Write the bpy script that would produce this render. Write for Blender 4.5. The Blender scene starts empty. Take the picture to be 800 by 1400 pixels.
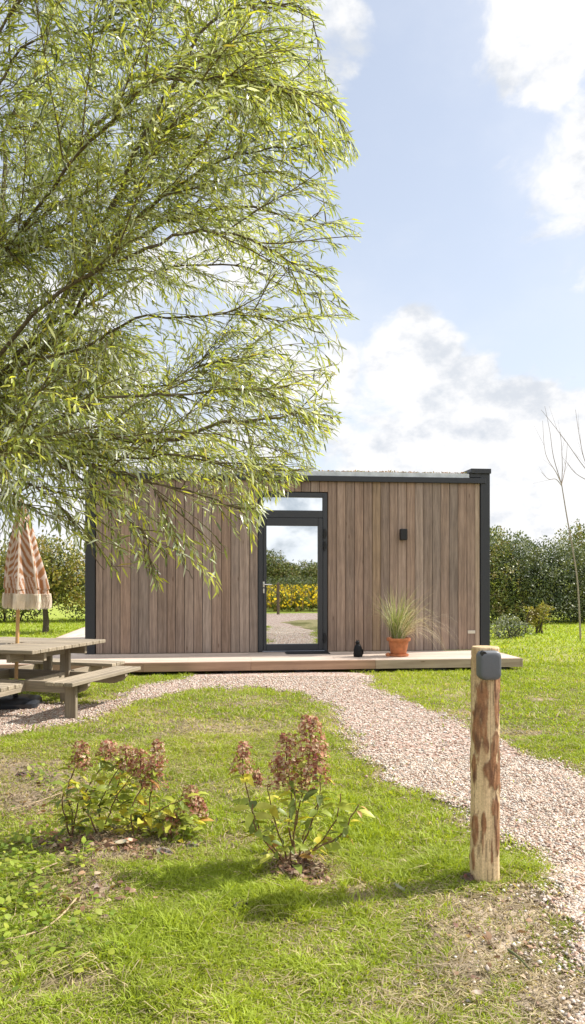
import bpy, math, random
import numpy as np
from mathutils import Vector, Matrix, noise as mnoise
random.seed(7); rng = np.random.default_rng(7)
R = math.radians
scn = bpy.context.scene
COL = scn.collection

# ------------------------------------------------------------------ authoring helpers
CAMH = 1.34; HOR = 790.0; F = 1000.0
def W(px, py, Z):                     # a photo pixel at a chosen distance -> world point
    return Vector(((px-400)/F*Z, Z, CAMH-(py-HOR)/F*Z))
def G(px, py, h=0.0):                 # a photo pixel on the ground (or at height h)
    Z = (CAMH-h)*F/(py-HOR)
    return Vector(((px-400)/F*Z, Z, h))
TH = R(6.2); CT, ST = math.cos(TH), math.sin(TH)
O = Vector((0, 11.53, 0))
def mirrored(px, Z):                  # where a thing seen in the glass door really stands
    P = Vector(((px-400)/F*Z, Z, 0)); n = Vector((-ST, CT, 0))
    return P - 2*((P-O).dot(n))*n
def facade(px):                       # distance along the facade from the door axis
    a = (px-400)/F
    return O.y*a/(CT-a*ST)

def tag(o, label=None, cat=None, group=None, kind=None):
    if label: o['label'] = label
    if cat: o['category'] = cat
    if group: o['group'] = group
    if kind: o['kind'] = kind
    return o
def empty(name, loc, rz=0.0, **k):
    o = bpy.data.objects.new(name, None); COL.objects.link(o)
    o.location = loc; o.rotation_euler = (0, 0, rz); o.empty_display_size = 0.1
    tag(o, **k); return o

class MB:
    def __init__(s): s.v = []; s.f = []; s.c = []
    def add(s, vs, fs, col=(1, 1, 1)):
        b = len(s.v)
        s.v.extend([tuple(p) for p in vs]); s.f.extend([tuple(b+i for i in f) for f in fs])
        if isinstance(col, list): s.c.extend(col)
        else: s.c.extend([col]*len(vs))
    def box(s, x0, x1, y0, y1, z0, z1, col=(1, 1, 1), bev=0.0, M=None):
        if bev <= 0:
            vs = [(x, y, z) for z in (z0, z1) for y in (y0, y1) for x in (x0, x1)]
            fs = [(0,2,3,1),(4,5,7,6),(0,1,5,4),(2,6,7,3),(0,4,6,2),(1,3,7,5)]
        else:
            b = min(bev, (x1-x0)*.45, (y1-y0)*.45, (z1-z0)*.45)
            vs = []; idx = {}
            for sx in (0, 1):
                for sy in (0, 1):
                    for sz in (0, 1):
                        X = (x0, x1)[sx]; Y = (y0, y1)[sy]; Z = (z0, z1)[sz]
                        dx = b if sx == 0 else -b; dy = b if sy == 0 else -b; dz = b if sz == 0 else -b
                        idx[(sx,sy,sz,0)] = len(vs); vs.append((X, Y+dy, Z+dz))
                        idx[(sx,sy,sz,1)] = len(vs); vs.append((X+dx, Y, Z+dz))
                        idx[(sx,sy,sz,2)] = len(vs); vs.append((X+dx, Y+dy, Z))
            fs = []
            for a in (0, 1):
                fs.append([idx[(a,0,0,0)], idx[(a,1,0,0)], idx[(a,1,1,0)], idx[(a,0,1,0)]])
                fs.append([idx[(0,a,0,1)], idx[(1,a,0,1)], idx[(1,a,1,1)], idx[(0,a,1,1)]])
                fs.append([idx[(0,0,a,2)], idx[(1,0,a,2)], idx[(1,1,a,2)], idx[(0,1,a,2)]])
            for a in (0, 1):
                for c in (0, 1):
                    fs.append([idx[(a,c,0,0)], idx[(a,c,1,0)], idx[(a,c,1,1)], idx[(a,c,0,1)]])
                    fs.append([idx[(a,0,c,0)], idx[(a,1,c,0)], idx[(a,1,c,2)], idx[(a,0,c,2)]])
                    fs.append([idx[(0,a,c,1)], idx[(1,a,c,1)], idx[(1,a,c,2)], idx[(0,a,c,2)]])
                    for e in (0, 1): fs.append([idx[(a,c,e,0)], idx[(a,c,e,1)], idx[(a,c,e,2)]])
            cx = Vector(((x0+x1)/2, (y0+y1)/2, (z0+z1)/2)); out = []
            for f in fs:
                p = [Vector(vs[i]) for i in f]
                n = (p[1]-p[0]).cross(p[2]-p[0])
                m = sum(p, Vector())/len(p)
                out.append(tuple(f) if n.dot(m-cx) > 0 else tuple(reversed(f)))
            fs = out
        if M is not None: vs = [M @ Vector(p) for p in vs]
        s.add(vs, fs, col)
    def tube(s, pts, rad, n=6, col=(1, 1, 1), cap=True):
        pts = [Vector(p) for p in pts]; k = len(pts)
        if not hasattr(rad, '__len__'): rad = [rad]*k
        vs = []; up = None
        for i, p in enumerate(pts):
            t = (pts[min(i+1, k-1)]-pts[max(i-1, 0)])
            if t.length < 1e-9: t = Vector((0, 0, 1))
            t.normalize()
            if up is None:
                a = Vector((0, 0, 1)) if abs(t.z) < .9 else Vector((1, 0, 0))
                u = t.cross(a).normalized()
            else:
                u = (up - t*up.dot(t))
                u = u.normalized() if u.length > 1e-6 else t.orthogonal().normalized()
            up = u; w = t.cross(u)
            for j in range(n):
                a = 2*math.pi*j/n
                vs.append(p + (u*math.cos(a)+w*math.sin(a))*rad[i])
        fs = []
        for i in range(k-1):
            for j in range(n):
                a = i*n+j; b = i*n+(j+1) % n
                fs.append((a, b, b+n, a+n))
        if cap:
            fs.append(tuple(reversed(range(n)))); fs.append(tuple(range((k-1)*n, k*n)))
        s.add(vs, fs, col)
    def lathe(s, prof, n=32, col=(1, 1, 1), c=(0, 0, 0)):
        vs = []
        for r, z in prof:
            for j in range(n):
                a = 2*math.pi*j/n
                vs.append((c[0]+r*math.cos(a), c[1]+r*math.sin(a), c[2]+z))
        fs = []
        for i in range(len(prof)-1):
            for j in range(n):
                a = i*n+j; b = i*n+(j+1) % n
                fs.append((a, b, b+n, a+n))
        fs.append(tuple(reversed(range(n)))); fs.append(tuple(range((len(prof)-1)*n, len(prof)*n)))
        s.add(vs, fs, col)
    def build(s, name, mat, parent=None, smooth=False, loc=None, rot=None):
        me = bpy.data.meshes.new(name); me.from_pydata(s.v, [], s.f)
        at = me.color_attributes.new('Col', 'FLOAT_COLOR', 'POINT')
        a = np.ones((len(s.v), 4), dtype=np.float32); a[:, :3] = np.array(s.c, dtype=np.float32).reshape(-1, 3)
        at.data.foreach_set('color', a.ravel())
        if smooth:
            me.polygons.foreach_set('use_smooth', [True]*len(me.polygons))
            try: me.set_sharp_from_angle(angle=R(40))
            except Exception: pass
        me.materials.append(mat); me.update()
        o = bpy.data.objects.new(name, me); COL.objects.link(o)
        if parent: o.parent = parent
        if loc is not None: o.location = loc
        if rot is not None: o.rotation_euler = rot
        return o

def np_mesh(name, V, quads, tris, C, mat, parent=None, smooth=False):
    me = bpy.data.meshes.new(name)
    V = np.asarray(V, np.float32); nq = len(quads); nt = len(tris)
    me.vertices.add(len(V)); me.vertices.foreach_set('co', V.ravel())
    me.loops.add(nq*4+nt*3); me.polygons.add(nq+nt)
    idx = []
    if nq: idx.append(np.asarray(quads, np.int32).ravel())
    if nt: idx.append(np.asarray(tris, np.int32).ravel())
    me.loops.foreach_set('vertex_index', np.concatenate(idx))
    st = np.concatenate([np.arange(nq)*4, nq*4+np.arange(nt)*3]).astype(np.int32)
    me.polygons.foreach_set('loop_start', st)
    me.update(calc_edges=True)
    at = me.color_attributes.new('Col', 'FLOAT_COLOR', 'POINT')
    a = np.ones((len(V), 4), dtype=np.float32); a[:, :3] = C
    at.data.foreach_set('color', a.ravel())
    if smooth: me.polygons.foreach_set('use_smooth', np.ones(nq+nt, bool))
    me.materials.append(mat); me.validate(); me.update()
    o = bpy.data.objects.new(name, me); COL.objects.link(o)
    if parent: o.parent = parent
    return o

# vectorised value noise
_perm = rng.random((256, 256))
def vnoise(x, y, s=1.0, ox=0.0):
    x = np.asarray(x)*s+ox+1000; y = np.asarray(y)*s+ox*1.7+1000
    xi = np.floor(x).astype(int); yi = np.floor(y).astype(int)
    fx = x-xi; fy = y-yi; fx = fx*fx*(3-2*fx); fy = fy*fy*(3-2*fy)
    def g(a, b): return _perm[a % 256, b % 256]
    return (g(xi, yi)*(1-fx)+g(xi+1, yi)*fx)*(1-fy)+(g(xi, yi+1)*(1-fx)+g(xi+1, yi+1)*fx)*fy
def fbm(x, y, s=1.0, o=4, ox=0.0):
    t = 0; a = .5; n = 0
    for i in range(o):
        t = t+a*vnoise(x, y, s*2**i, ox+i*13.7); n += a; a *= .5
    return t/n

# ------------------------------------------------------------------ materials
def new_mat(name):
    m = bpy.data.materials.new(name); m.use_nodes = True
    nt = m.node_tree; b = nt.nodes['Principled BSDF']
    return m, nt, b
def nd(nt, t, **k):
    n = nt.nodes.new(t)
    for a, v in k.items(): setattr(n, a, v)
    return n
def ramp(nt, stops):
    r = nd(nt, 'ShaderNodeValToRGB'); e = r.color_ramp.elements
    while len(e) < len(stops): e.new(.5)
    for i, (p, c) in enumerate(stops):
        e[i].position = p; e[i].color = (*c, 1) if len(c) == 3 else c
    return r
def mix(nt, a, b, f, mode='MIX'):
    m = nd(nt, 'ShaderNodeMix', data_type='RGBA', blend_type=mode)
    for sock, val in ((m.inputs[0], f), (m.inputs[6], a), (m.inputs[7], b)):
        if isinstance(val, (int, float)): sock.default_value = val
        elif isinstance(val, tuple): sock.default_value = (*val, 1)
        else: nt.links.new(val, sock)
    return m.outputs[2]
def coords(nt, scale, kind='Object'):
    tc = nd(nt, 'ShaderNodeTexCoord'); mp = nd(nt, 'ShaderNodeMapping')
    nt.links.new(tc.outputs[kind], mp.inputs[0]); mp.inputs['Scale'].default_value = scale
    return mp.outputs[0]
def noise(nt, vec, scale, detail=4, rough=.55, w=None):
    n = nd(nt, 'ShaderNodeTexNoise'); n.inputs['Scale'].default_value = scale
    n.inputs['Detail'].default_value = detail; n.inputs['Roughness'].default_value = rough
    if w is not None:
        n.noise_dimensions = '4D'; nt.links.new(w, n.inputs['W'])
    if vec is not None: nt.links.new(vec, n.inputs['Vector'])
    return n.outputs['Fac']
def bump(nt, b, h, s=.3, d=.01):
    n = nd(nt, 'ShaderNodeBump'); n.inputs['Strength'].default_value = s; n.inputs['Distance'].default_value = d
    nt.links.new(h, n.inputs['Height']); nt.links.new(n.outputs[0], b.inputs['Normal'])

def m_plain(name, col, rough=.5, metal=0.0, var=.12, nscale=30, bs=.1, spec=.5):
    m, nt, b = new_mat(name)
    f = noise(nt, coords(nt, (1, 1, 1)), nscale)
    r = ramp(nt, [(.3, tuple(max(0, c*(1-var)) for c in col)), (.7, tuple(c*(1+var) for c in col))])
    nt.links.new(f, r.inputs[0]); nt.links.new(r.outputs[0], b.inputs['Base Color'])
    b.inputs['Roughness'].default_value = rough; b.inputs['Metallic'].default_value = metal
    b.inputs['Specular IOR Level'].default_value = spec
    if bs: bump(nt, b, f, bs, .004)
    return m
def m_col(name, rough=.7, trans=0.0, var=.15, nscale=40, tcol=(1, 1, 1), spec=.3, bs=0.0):
    # colour carried by each leaf / stone / blade itself
    m, nt, b = new_mat(name)
    a = nd(nt, 'ShaderNodeAttribute', attribute_name='Col')
    f = noise(nt, coords(nt, (1, 1, 1)), nscale, 3)
    r = ramp(nt, [(.3, (1-var,)*3), (.7, (1+var,)*3)]); nt.links.new(f, r.inputs[0])
    c = mix(nt, a.outputs['Color'], r.outputs[0], 1.0, 'MULTIPLY')
    nt.links.new(c, b.inputs['Base Color'])
    b.inputs['Roughness'].default_value = rough; b.inputs['Specular IOR Level'].default_value = spec
    if bs: bump(nt, b, f, bs, .004)
    if trans > 0:
        t = nd(nt, 'ShaderNodeBsdfTranslucent')
        c2 = mix(nt, c, tcol, 1.0, 'MULTIPLY'); nt.links.new(c2, t.inputs['Color'])
        ms = nd(nt, 'ShaderNodeMixShader'); ms.inputs[0].default_value = trans
        nt.links.new(b.outputs[0], ms.inputs[1]); nt.links.new(t.outputs[0], ms.inputs[2])
        out = [n for n in nt.nodes if n.type == 'OUTPUT_MATERIAL'][0]
        nt.links.new(ms.outputs[0], out.inputs[0])
    return m
def m_wood(name, axis='z', rough=.75, lo=.72, hi=1.18, gs=14, bs=.25, streak=.06, weather=None):
    # per-board tint in Col; stretched grain differs from board to board
    m, nt, b = new_mat(name)
    a = nd(nt, 'ShaderNodeAttribute', attribute_name='Col')
    sep = nd(nt, 'ShaderNodeSeparateColor'); nt.links.new(a.outputs['Color'], sep.inputs[0])
    mu = nd(nt, 'ShaderNodeMath', operation='MULTIPLY'); mu.inputs[1].default_value = 613.0
    nt.links.new(sep.outputs[0], mu.inputs[0])
    sc = {'x': (streak, 1, 1), 'y': (1, streak, 1), 'z': (1, 1, streak)}[axis]
    vec = coords(nt, sc)
    f = noise(nt, vec, gs*6, 5, .65, mu.outputs[0])
    wv = nd(nt, 'ShaderNodeTexWave', wave_type='RINGS', rings_direction={'x':'X','y':'Y','z':'Z'}[axis])
    wv.inputs['Scale'].default_value = 6; wv.inputs['Distortion'].default_value = 9
    wv.inputs['Detail'].default_value = 3; wv.inputs['Detail Scale'].default_value = 1.6
    cmb = nd(nt, 'ShaderNodeVectorMath', operation='ADD')
    nt.links.new(vec, cmb.inputs[0])
    xyz = nd(nt, 'ShaderNodeCombineXYZ')
    nt.links.new(mu.outputs[0], xyz.inputs[0]); nt.links.new(mu.outputs[0], xyz.inputs[1])
    nt.links.new(xyz.outputs[0], cmb.inputs[1]); nt.links.new(cmb.outputs[0], wv.inputs['Vector'])
    big = noise(nt, coords(nt, (1, 1, 1)), 1.6, 3, .6, mu.outputs[0])
    r = ramp(nt, [(.25, (lo,)*3), (.75, (hi, hi, hi))]); nt.links.new(f, r.inputs[0])
    r2 = ramp(nt, [(.1, (.86, .84, .82)), (.9, (1.06, 1.06, 1.06))]); nt.links.new(wv.outputs['Fac'], r2.inputs[0])
    r3 = ramp(nt, [(.3, (.84, .84, .86)), (.7, (1.12, 1.1, 1.07))]); nt.links.new(big, r3.inputs[0])
    c = mix(nt, a.outputs['Color'], r.outputs[0], 1.0, 'MULTIPLY')
    c = mix(nt, c, r2.outputs[0], 1.0, 'MULTIPLY'); c = mix(nt, c, r3.outputs[0], 1.0, 'MULTIPLY')
    vo = nd(nt, 'ShaderNodeTexVoronoi'); vo.inputs['Scale'].default_value = 3.1
    ve = coords(nt, {'x': (.5, 2, 2), 'y': (2, .5, 2), 'z': (2, 2, .5)}[axis]); nt.links.new(ve, vo.inputs['Vector'])
    kn = ramp(nt, [(.03, (.45, .36, .3)), (.075, (1, 1, 1))]); nt.links.new(vo.outputs['Distance'], kn.inputs[0])
    c = mix(nt, c, kn.outputs[0], .8, 'MULTIPLY')
    if weather:
        c = mix(nt, c, weather[0], 1.0, 'MIX') if False else c
    nt.links.new(c, b.inputs['Base Color']); b.inputs['Roughness'].default_value = rough
    b.inputs['Specular IOR Level'].default_value = .25
    bump(nt, b, f, bs, .004)
    return m

M_CLAD = m_wood('weathered_cladding', 'z', lo=.62, hi=1.28)
M_DECK = m_wood('deck_timber', 'x', lo=.85, hi=1.1)
M_TABLE = m_wood('table_timber', 'x', lo=.7, hi=1.2)
M_TIMBERZ = m_wood('upright_timber', 'z', lo=.7, hi=1.2)
M_METAL = m_plain('anthracite_aluminium', (.019, .021, .026), .45, 0, .08, 60, 0)
M_FRAME = m_plain('anthracite_frame', (.026, .028, .034), .4, 0, .08, 60, 0)
M_ZINC = m_plain('pale_roof_edging', (.5, .53, .56), .45, .3, .18, 9, .1)
M_STEEL = m_plain('brushed_steel', (.6, .58, .55), .3, .9, .05, 50, 0)
M_BLACK = m_plain('black_rubber', (.006, .006, .007), .6, 0, .2, 40, .1)
M_FIG = m_plain('black_glaze', (.003, .003, .004), .5, 0, .2, 40, 0, .25)
M_PLATE = m_plain('cream_plate', (.55, .5, .42), .5, 0, .05, 40, 0)
M_TERRA = m_plain('terracotta', (.42, .15, .06), .8, 0, .22, 14, .2)
M_SOIL = m_plain('potting_soil', (.05, .035, .025), .95, 0, .4, 60, .6)
M_BOXG = m_plain('grey_plastic', (.085, .093, .105), .5, 0, .05, 90, .05)
M_WALLBACK = m_plain('cabin_core', (.06, .055, .05), .9)
M_LEAF = m_col('willow_leaf', .34, .46, .15, 8, (1.15, 1.15, .6), .5)
M_BUSHLEAF = m_col('shrub_leaf', .5, .22, .2, 5, (1.2, 1.15, .5), .4)
M_GRASS = m_col('grass_blade', .55, .42, .12, 3, (1.2, 1.15, .4), .3)
M_POTGRASS = m_col('ornamental_grass', .6, .3, .1, 20, (1.1, 1.1, .7), .3)
M_STONE = m_col('gravel_stone', .9, 0, .2, 90, spec=.2)
M_BARK = m_col('bark', .9, 0, .4, 60, spec=.15, bs=.5)
M_FLOWER = m_col('dried_floret', .75, .3, .15, 60, (1.1, .9, .8), .15)
M_HYD = m_col('hydrangea_leaf', .45, .3, .2, 25, (1.2, 1.15, .5), .4)
M_FABRIC = m_col('parasol_fabric', .9, .3, .07, 80, (1, .9, .85), .1)
M_CLOD = m_col('soil_clod', .95, 0, .45, 40, spec=.1, bs=.8)
M_POLE = m_plain('parasol_pole', (.5, .3, .12), .5, 0, .1, 20, .05)

def m_mirror():
    m, nt, b = new_mat('reflective_glass')
    b.inputs['Base Color'].default_value = (.66, .69, .71, 1)
    b.inputs['Metallic'].default_value = 1.0; b.inputs['Roughness'].default_value = .012
    f = noise(nt, coords(nt, (1, 1, 1)), .9, 1)
    bump(nt, b, f, .02, .01)
    return m
M_GLASS = m_mirror()

def m_ground():
    m, nt, b = new_mat('lawn_soil')
    a = nd(nt, 'ShaderNodeAttribute', attribute_name='Col')
    v = coords(nt, (1, 1, 1))
    f = noise(nt, v, 9, 8, .7); f2 = noise(nt, v, 70, 5, .7)
    r = ramp(nt, [(.3, (.62, .62, .62)), (.72, (1.35, 1.33, 1.28))]); nt.links.new(f, r.inputs[0])
    r2 = ramp(nt, [(.3, (.7, .7, .7)), (.7, (1.3, 1.3, 1.3))]); nt.links.new(f2, r2.inputs[0])
    c = mix(nt, a.outputs['Color'], r.outputs[0], 1.0, 'MULTIPLY')
    c = mix(nt, c, r2.outputs[0], 1.0, 'MULTIPLY')
    nt.links.new(c, b.inputs['Base Color']); b.inputs['Roughness'].default_value = .95
    b.inputs['Specular IOR Level'].default_value = .1
    bump(nt, b, f2, .7, .012)
    return m
def m_gravel():
    m, nt, b = new_mat('pink_gravel')
    v = coords(nt, (1, 1, 1))
    vo = nd(nt, 'ShaderNodeTexVoronoi'); vo.inputs['Scale'].default_value = 62; vo.inputs['Randomness'].default_value = 1
    nt.links.new(v, vo.inputs['Vector'])
    sp = nd(nt, 'ShaderNodeSeparateColor'); nt.links.new(vo.outputs['Color'], sp.inputs[0])
    r = ramp(nt, [(.0, (.20, .12, .09)), (.25, (.36, .24, .19)), (.5, (.46, .34, .28)), (.75, (.55, .46, .40)), (1, (.68, .63, .58))])
    nt.links.new(sp.outputs[0], r.inputs[0])
    e = ramp(nt, [(.3, (1, 1, 1)), (.7, (.6, .58, .56))]); nt.links.new(vo.outputs['Distance'], e.inputs[0])
    c = mix(nt, r.outputs[0], e.outputs[0], 1.0, 'MULTIPLY')
    nt.links.new(c, b.inputs['Base Color']); b.inputs['Roughness'].default_value = .95
    b.inputs['Specular IOR Level'].default_value = .1
    iv = nd(nt, 'ShaderNodeMath', operation='SUBTRACT'); iv.inputs[0].default_value = 1
    nt.links.new(vo.outputs['Distance'], iv.inputs[1]); bump(nt, b, iv.outputs[0], .6, .01)
    return m
M_GROUND = m_ground(); M_GRAVEL = m_gravel()

# ------------------------------------------------------------------ ground plan
def poly_sdf(x, y, P):                 # signed distance to a polygon (negative inside), vectorised
    d = np.full(x.shape, 1e9); ins = np.zeros(x.shape, bool); n = len(P)
    for i in range(n):
        ax, ay = P[i]; bx, by = P[(i+1) % n]
        ex, ey = bx-ax, by-ay; wx, wy = x-ax, y-ay
        t = np.clip((wx*ex+wy*ey)/(ex*ex+ey*ey+1e-12), 0, 1)
        d = np.minimum(d, (wx-ex*t)**2+(wy-ey*t)**2)
        c = ((ay > y) != (by > y)) & (x < (bx-ax)*(y-ay)/(by-ay+1e-12)+ax)
        ins ^= c
    return np.sqrt(d)*np.where(ins, -1, 1)
pl = [(505,919),(508,938),(540,952),(580,964),(620,982),(655,1000),(700,1020),(740,1036),(800,1056)]
pr = [(800,1330),(790,1290),(762,1235),(735,1195),(700,1160),(645,1122),(585,1085),(520,1050),(478,1018),(465,985),(445,962),(405,947),
      (340,940),(280,943),(235,950),(195,962),(160,975),(120,990),(60,1000),(0,1012),(-60,1020),(-60,962),(0,958),(60,960),(110,960),(150,952),(180,940),(230,930),(262,921),(290,919)]
PATH = [tuple(G(*p)[:2]) for p in pl]+[(2.0,4.0),(1.97,3.2),(1.85,1.9),(2.0,.9),(2.6,.3),(4.5,.05),(30,.9),(30,-3.6),(3,-4.3),(-30,-5.2),(-30,-1.5),(-1.5,-.6),(.2,.3),(.7,1.4)]+[tuple(G(*p)[:2]) for p in pr]
def path_d(x, y):
    return poly_sdf(x, y, PATH) + (fbm(x, y, 5.0, 3, 3)-.5)*.30 + np.where(x < -.9, .10+(fbm(x, y, 2.2, 3, 8)-.5)*.35, 0)
def proj(x, y):
    yy = np.maximum(y, .5)
    return x/yy*F+400, HOR+CAMH*F/yy
# bare-soil patches: (px,py,rx,ry,strength)
BARE = [(690,1290,125,75,.85),(620,1370,150,45,.42),(760,1380,70,60,.9),(150,1162,125,26,1.0),(110,1215,80,35,.85),(50,1080,80,45,.75),(20,1050,60,15,.9),
        (415,1195,55,22,1.0),(560,1255,50,14,.25),(60,1300,60,40,.35),(735,1050,90,10,.7),(700,1000,60,8,.4),(500,1290,70,25,.2),
        (120,1345,60,20,.35),(480,955,40,12,.4),(640,975,50,9,.5),(300,1000,70,10,.4),(220,985,50,7,.35),(400,1030,40,8,.35),(250,1050,40,10,.3),(560,1120,30,8,.25),(740,955,30,5,.35),(620,935,25,5,.3),(700,1210,35,20,.4),(350,960,60,9,.4),(760,1100,40,12,.3),(380,1340,60,20,.3)]
def bare(x, y):
    px, py = proj(x, y); b = np.zeros(np.shape(x))
    for cx, cy, rx, ry, s in BARE:
        b = np.maximum(b, s*np.exp(-(((px-cx)/rx)**2+((py-cy)/ry)**2)**1.3))
    return np.where(y > 1, b, 0)
def height(x, y):
    near = np.clip((18-np.abs(y-6))/10, 0, 1)
    h = (fbm(x, y, .55, 3, 5)-.5)*.07+(fbm(x, y, 4, 3, 9)-.5)*.025
    h = h + (fbm(x, y, 15, 2, 21)-.5)*.03*bare(x, y)
    for (px, py, a, s) in ((405,1195,.06,.16),(160,1160,.05,.3),(120,1200,.03,.25)):
        p = G(px, py); h = h+a*np.exp(-((x-p.x)**2+(y-p.y)**2)/s**2)
    dk = np.exp(-np.maximum(0, np.abs((y-10.2))-2)**2/1)
    return h*near*(1-.8*dk)
def hz(x, y): return float(height(np.array([x]), np.array([y]))[0])

def axis(lo, hi, step, far, g=1.25):
    a = list(np.arange(lo, hi+1e-6, step)); s = step; v = a[-1]; up = []
    while v < far: s *= g; v += s; up.append(v)
    s = step; v = a[0]; dn = []
    while v > -far: s *= g; v -= s; dn.append(v)
    return np.array(dn[::-1]+a+up)
xs = axis(-5.0, 5.2, .045, 900); ys = axis(1.6, 12.5, .045, 900)
X, Y = np.meshgrid(xs, ys); nx, ny = len(xs), len(ys)
Hh = height(X, Y)
V = np.stack([X, Y, Hh], -1).reshape(-1, 3)
i = np.arange(nx-1)[None, :]; j = np.arange(ny-1)[:, None]
Q = np.stack([j*nx+i, j*nx+i+1, (j+1)*nx+i+1, (j+1)*nx+i], -1).reshape(-1, 4)
PX_, PY_ = proj(X, Y); PX_ = np.where(Y > 1, PX_, -9e3)
B = bare(X, Y); n1 = fbm(X, Y, 1.3, 4, 31); n2 = fbm(X, Y, 7, 3, 41)
dp = path_d(X, Y)
soil = np.array([.27, .212, .155]); dark = np.array([.12, .115, .04]); green = np.array([.24, .30, .045]); dry = np.array([.34, .29, .16])
gmix = np.clip((n1-.35)/.3, 0, 1)[..., None]
near = (np.clip((Y-9)/6, 0, 1)+(Y < 0))[..., None].clip(0, 1)
base = dark*(1-near)+green*near
C = base*(1-gmix*.6)+dry*gmix*.6*(1-near*.7)+base*gmix*.42*near
sandy = np.exp(-(((PX_-700)/130)**2+((PY_-1310)/100)**2))[..., None]
bb = np.clip((B+(n2-.5)*.7-.22)/.35, 0, 1)[..., None]
bb = np.maximum(bb, np.clip((.12-dp)/.14, 0, 1)[..., None]*.8)
C = C*(1-bb)+(soil*(1-sandy)+np.array([.40, .33, .255])*sandy)*(.75+.5*n2[..., None])*bb
np_mesh('ground', V, Q, np.zeros((0, 3), int), C.reshape(-1, 3), M_GROUND, smooth=True)['kind'] = 'structure'
# the gravel path: same relief a little above the soil
fm = (dp < 0)
xs2 = np.concatenate([np.arange(-30, -5, .5), np.arange(-5, 5.2, .06), np.arange(5.2, 30, .5)])
ys2 = np.concatenate([np.arange(-6.5, 1.6, .12), np.arange(1.6, 10.6, .06)])
X2, Y2 = np.meshgrid(xs2, ys2); d2 = path_d(X2, Y2); n2x = len(xs2)
H2 = height(X2, Y2)+.010-np.clip((d2+.07)/.07, 0, 1)*.014
V2 = np.stack([X2, Y2, H2], -1).reshape(-1, 3)
i = np.arange(n2x-1)[None, :]; j = np.arange(len(ys2)-1)[:, None]
Q2 = np.stack([j*n2x+i, j*n2x+i+1, (j+1)*n2x+i+1, (j+1)*n2x+i], -1).reshape(-1, 4)
k = (d2.ravel()[Q2] < .0).any(1); Q2 = Q2[k]
used = np.unique(Q2); remap = -np.ones(len(V2), int); remap[used] = np.arange(len(used))
np_mesh('gravel_path', V2[used], remap[Q2], np.zeros((0, 3), int), np.full((len(used), 3), .5), M_GRAVEL, smooth=True)['kind'] = 'structure'

# ------------------------------------------------------------------ loose gravel stones
def scatter(n, y0, y1, spread=.46, pw=1.0):
    y = y0+(y1-y0)*rng.random(n)**pw; x = (rng.random(n)*2-1)*spread*y
    keep = rng.random(n) < y/y1
    return x[keep], y[keep]
def stones():
    bx = []; by = []
    for (n, a, b) in ((150000, 2.0, 3.4), (130000, 3.4, 5.5), (80000, 5.5, 9.9)):
        x, y = scatter(n, a, b); bx.append(x); by.append(y)
    x = np.concatenate(bx); y = np.concatenate(by)
    d = path_d(x, y); bb = bare(x, y)
    inner = d < 0
    fringe = (~inner) & (rng.random(len(x)) < .20*np.exp(-np.maximum(d, 0)/.05)+.008*(bb > .3)*np.exp(-np.maximum(d, 0)/.35))
    k = inner & (rng.random(len(x)) < .9) | fringe
    x = x[k]; y = y[k]; n = len(x)
    s = (.0036+.0062*rng.random(n)**1.6)*(1+y*.05)
    s *= np.where(rng.random(n) < .02, 1.5, 1)
    octv = np.array([[1,0,0],[0,1,0],[-1,0,0],[0,-1,0],[0,0,1],[.1,.1,-1]], float)
    vv = octv[None]*(.65+.7*rng.random((n, 6, 1)))*s[:, None, None]
    vv[:, :, 0] *= (.8+.7*rng.random((n, 1))); vv[:, :, 2] *= .62
    ang = rng.random(n)*6.283; ti = (rng.random(n)-.5)*1.0
    ca, sa = np.cos(ang)[:, None], np.sin(ang)[:, None]; ct, st = np.cos(ti)[:, None], np.sin(ti)[:, None]
    px = vv[:, :, 0]*ct-vv[:, :, 2]*st; pz = vv[:, :, 0]*st+vv[:, :, 2]*ct; py = vv[:, :, 1]
    qx = px*ca-py*sa; qy = px*sa+py*ca
    z = height(x, y)+.010+s*.25
    Vv = np.stack([qx+x[:, None], qy+y[:, None], pz+z[:, None]], -1).reshape(-1, 3)
    fs = np.array([[0,1,4],[1,2,4],[2,3,4],[3,0,4],[1,0,5],[2,1,5],[3,2,5],[0,3,5]])
    T = (fs[None]+np.arange(n)[:, None, None]*6).reshape(-1, 3)
    pal = np.array([[.52,.41,.32],[.62,.52,.43],[.45,.31,.23],[.72,.65,.56],[.34,.22,.16],[.58,.49,.41],[.60,.56,.51],[.42,.37,.33],[.54,.36,.28]])*.82
    c = pal[rng.choice(len(pal), n, p=[.2,.17,.13,.13,.07,.12,.07,.06,.05])]*(.8+.35*rng.random((n, 1)))
    o = np_mesh('gravel', Vv, np.zeros((0, 4), int), T, np.repeat(c, 6, 0), M_STONE)
    tag(o, 'loose pinkish beige gravel chips covering the curved path', 'gravel', kind='stuff')
stones()

# ------------------------------------------------------------------ grass
def make_blades(x, y, h, w, col, lean):
    n = len(x); a = rng.random(n)*6.283; z = height(x, y)-.004
    dx, dy = np.cos(a), np.sin(a); la = rng.random(n)*6.283; lx, ly = np.cos(la)*lean*h, np.sin(la)*lean*h
    lv = np.stack([x-dx*w, y-dy*w, z], -1); rv = np.stack([x+dx*w, y+dy*w, z], -1)
    m1 = np.stack([x-dx*w*.8+lx*.35, y-dy*w*.8+ly*.35, z+h*.55], -1); m2 = np.stack([x+dx*w*.8+lx*.35, y+dy*w*.8+ly*.35, z+h*.55], -1)
    tp = np.stack([x+lx, y+ly, z+h*(1-.35*np.minimum(lean, 1.2))], -1)
    Vv = np.stack([lv, rv, m2, m1, tp], 1).reshape(-1, 3)
    b = np.arange(n)[:, None]*5
    return Vv, b+np.array([[0,1,2,3]]), b+np.array([[3,2,4]]), np.repeat(col, 5, 0)
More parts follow.
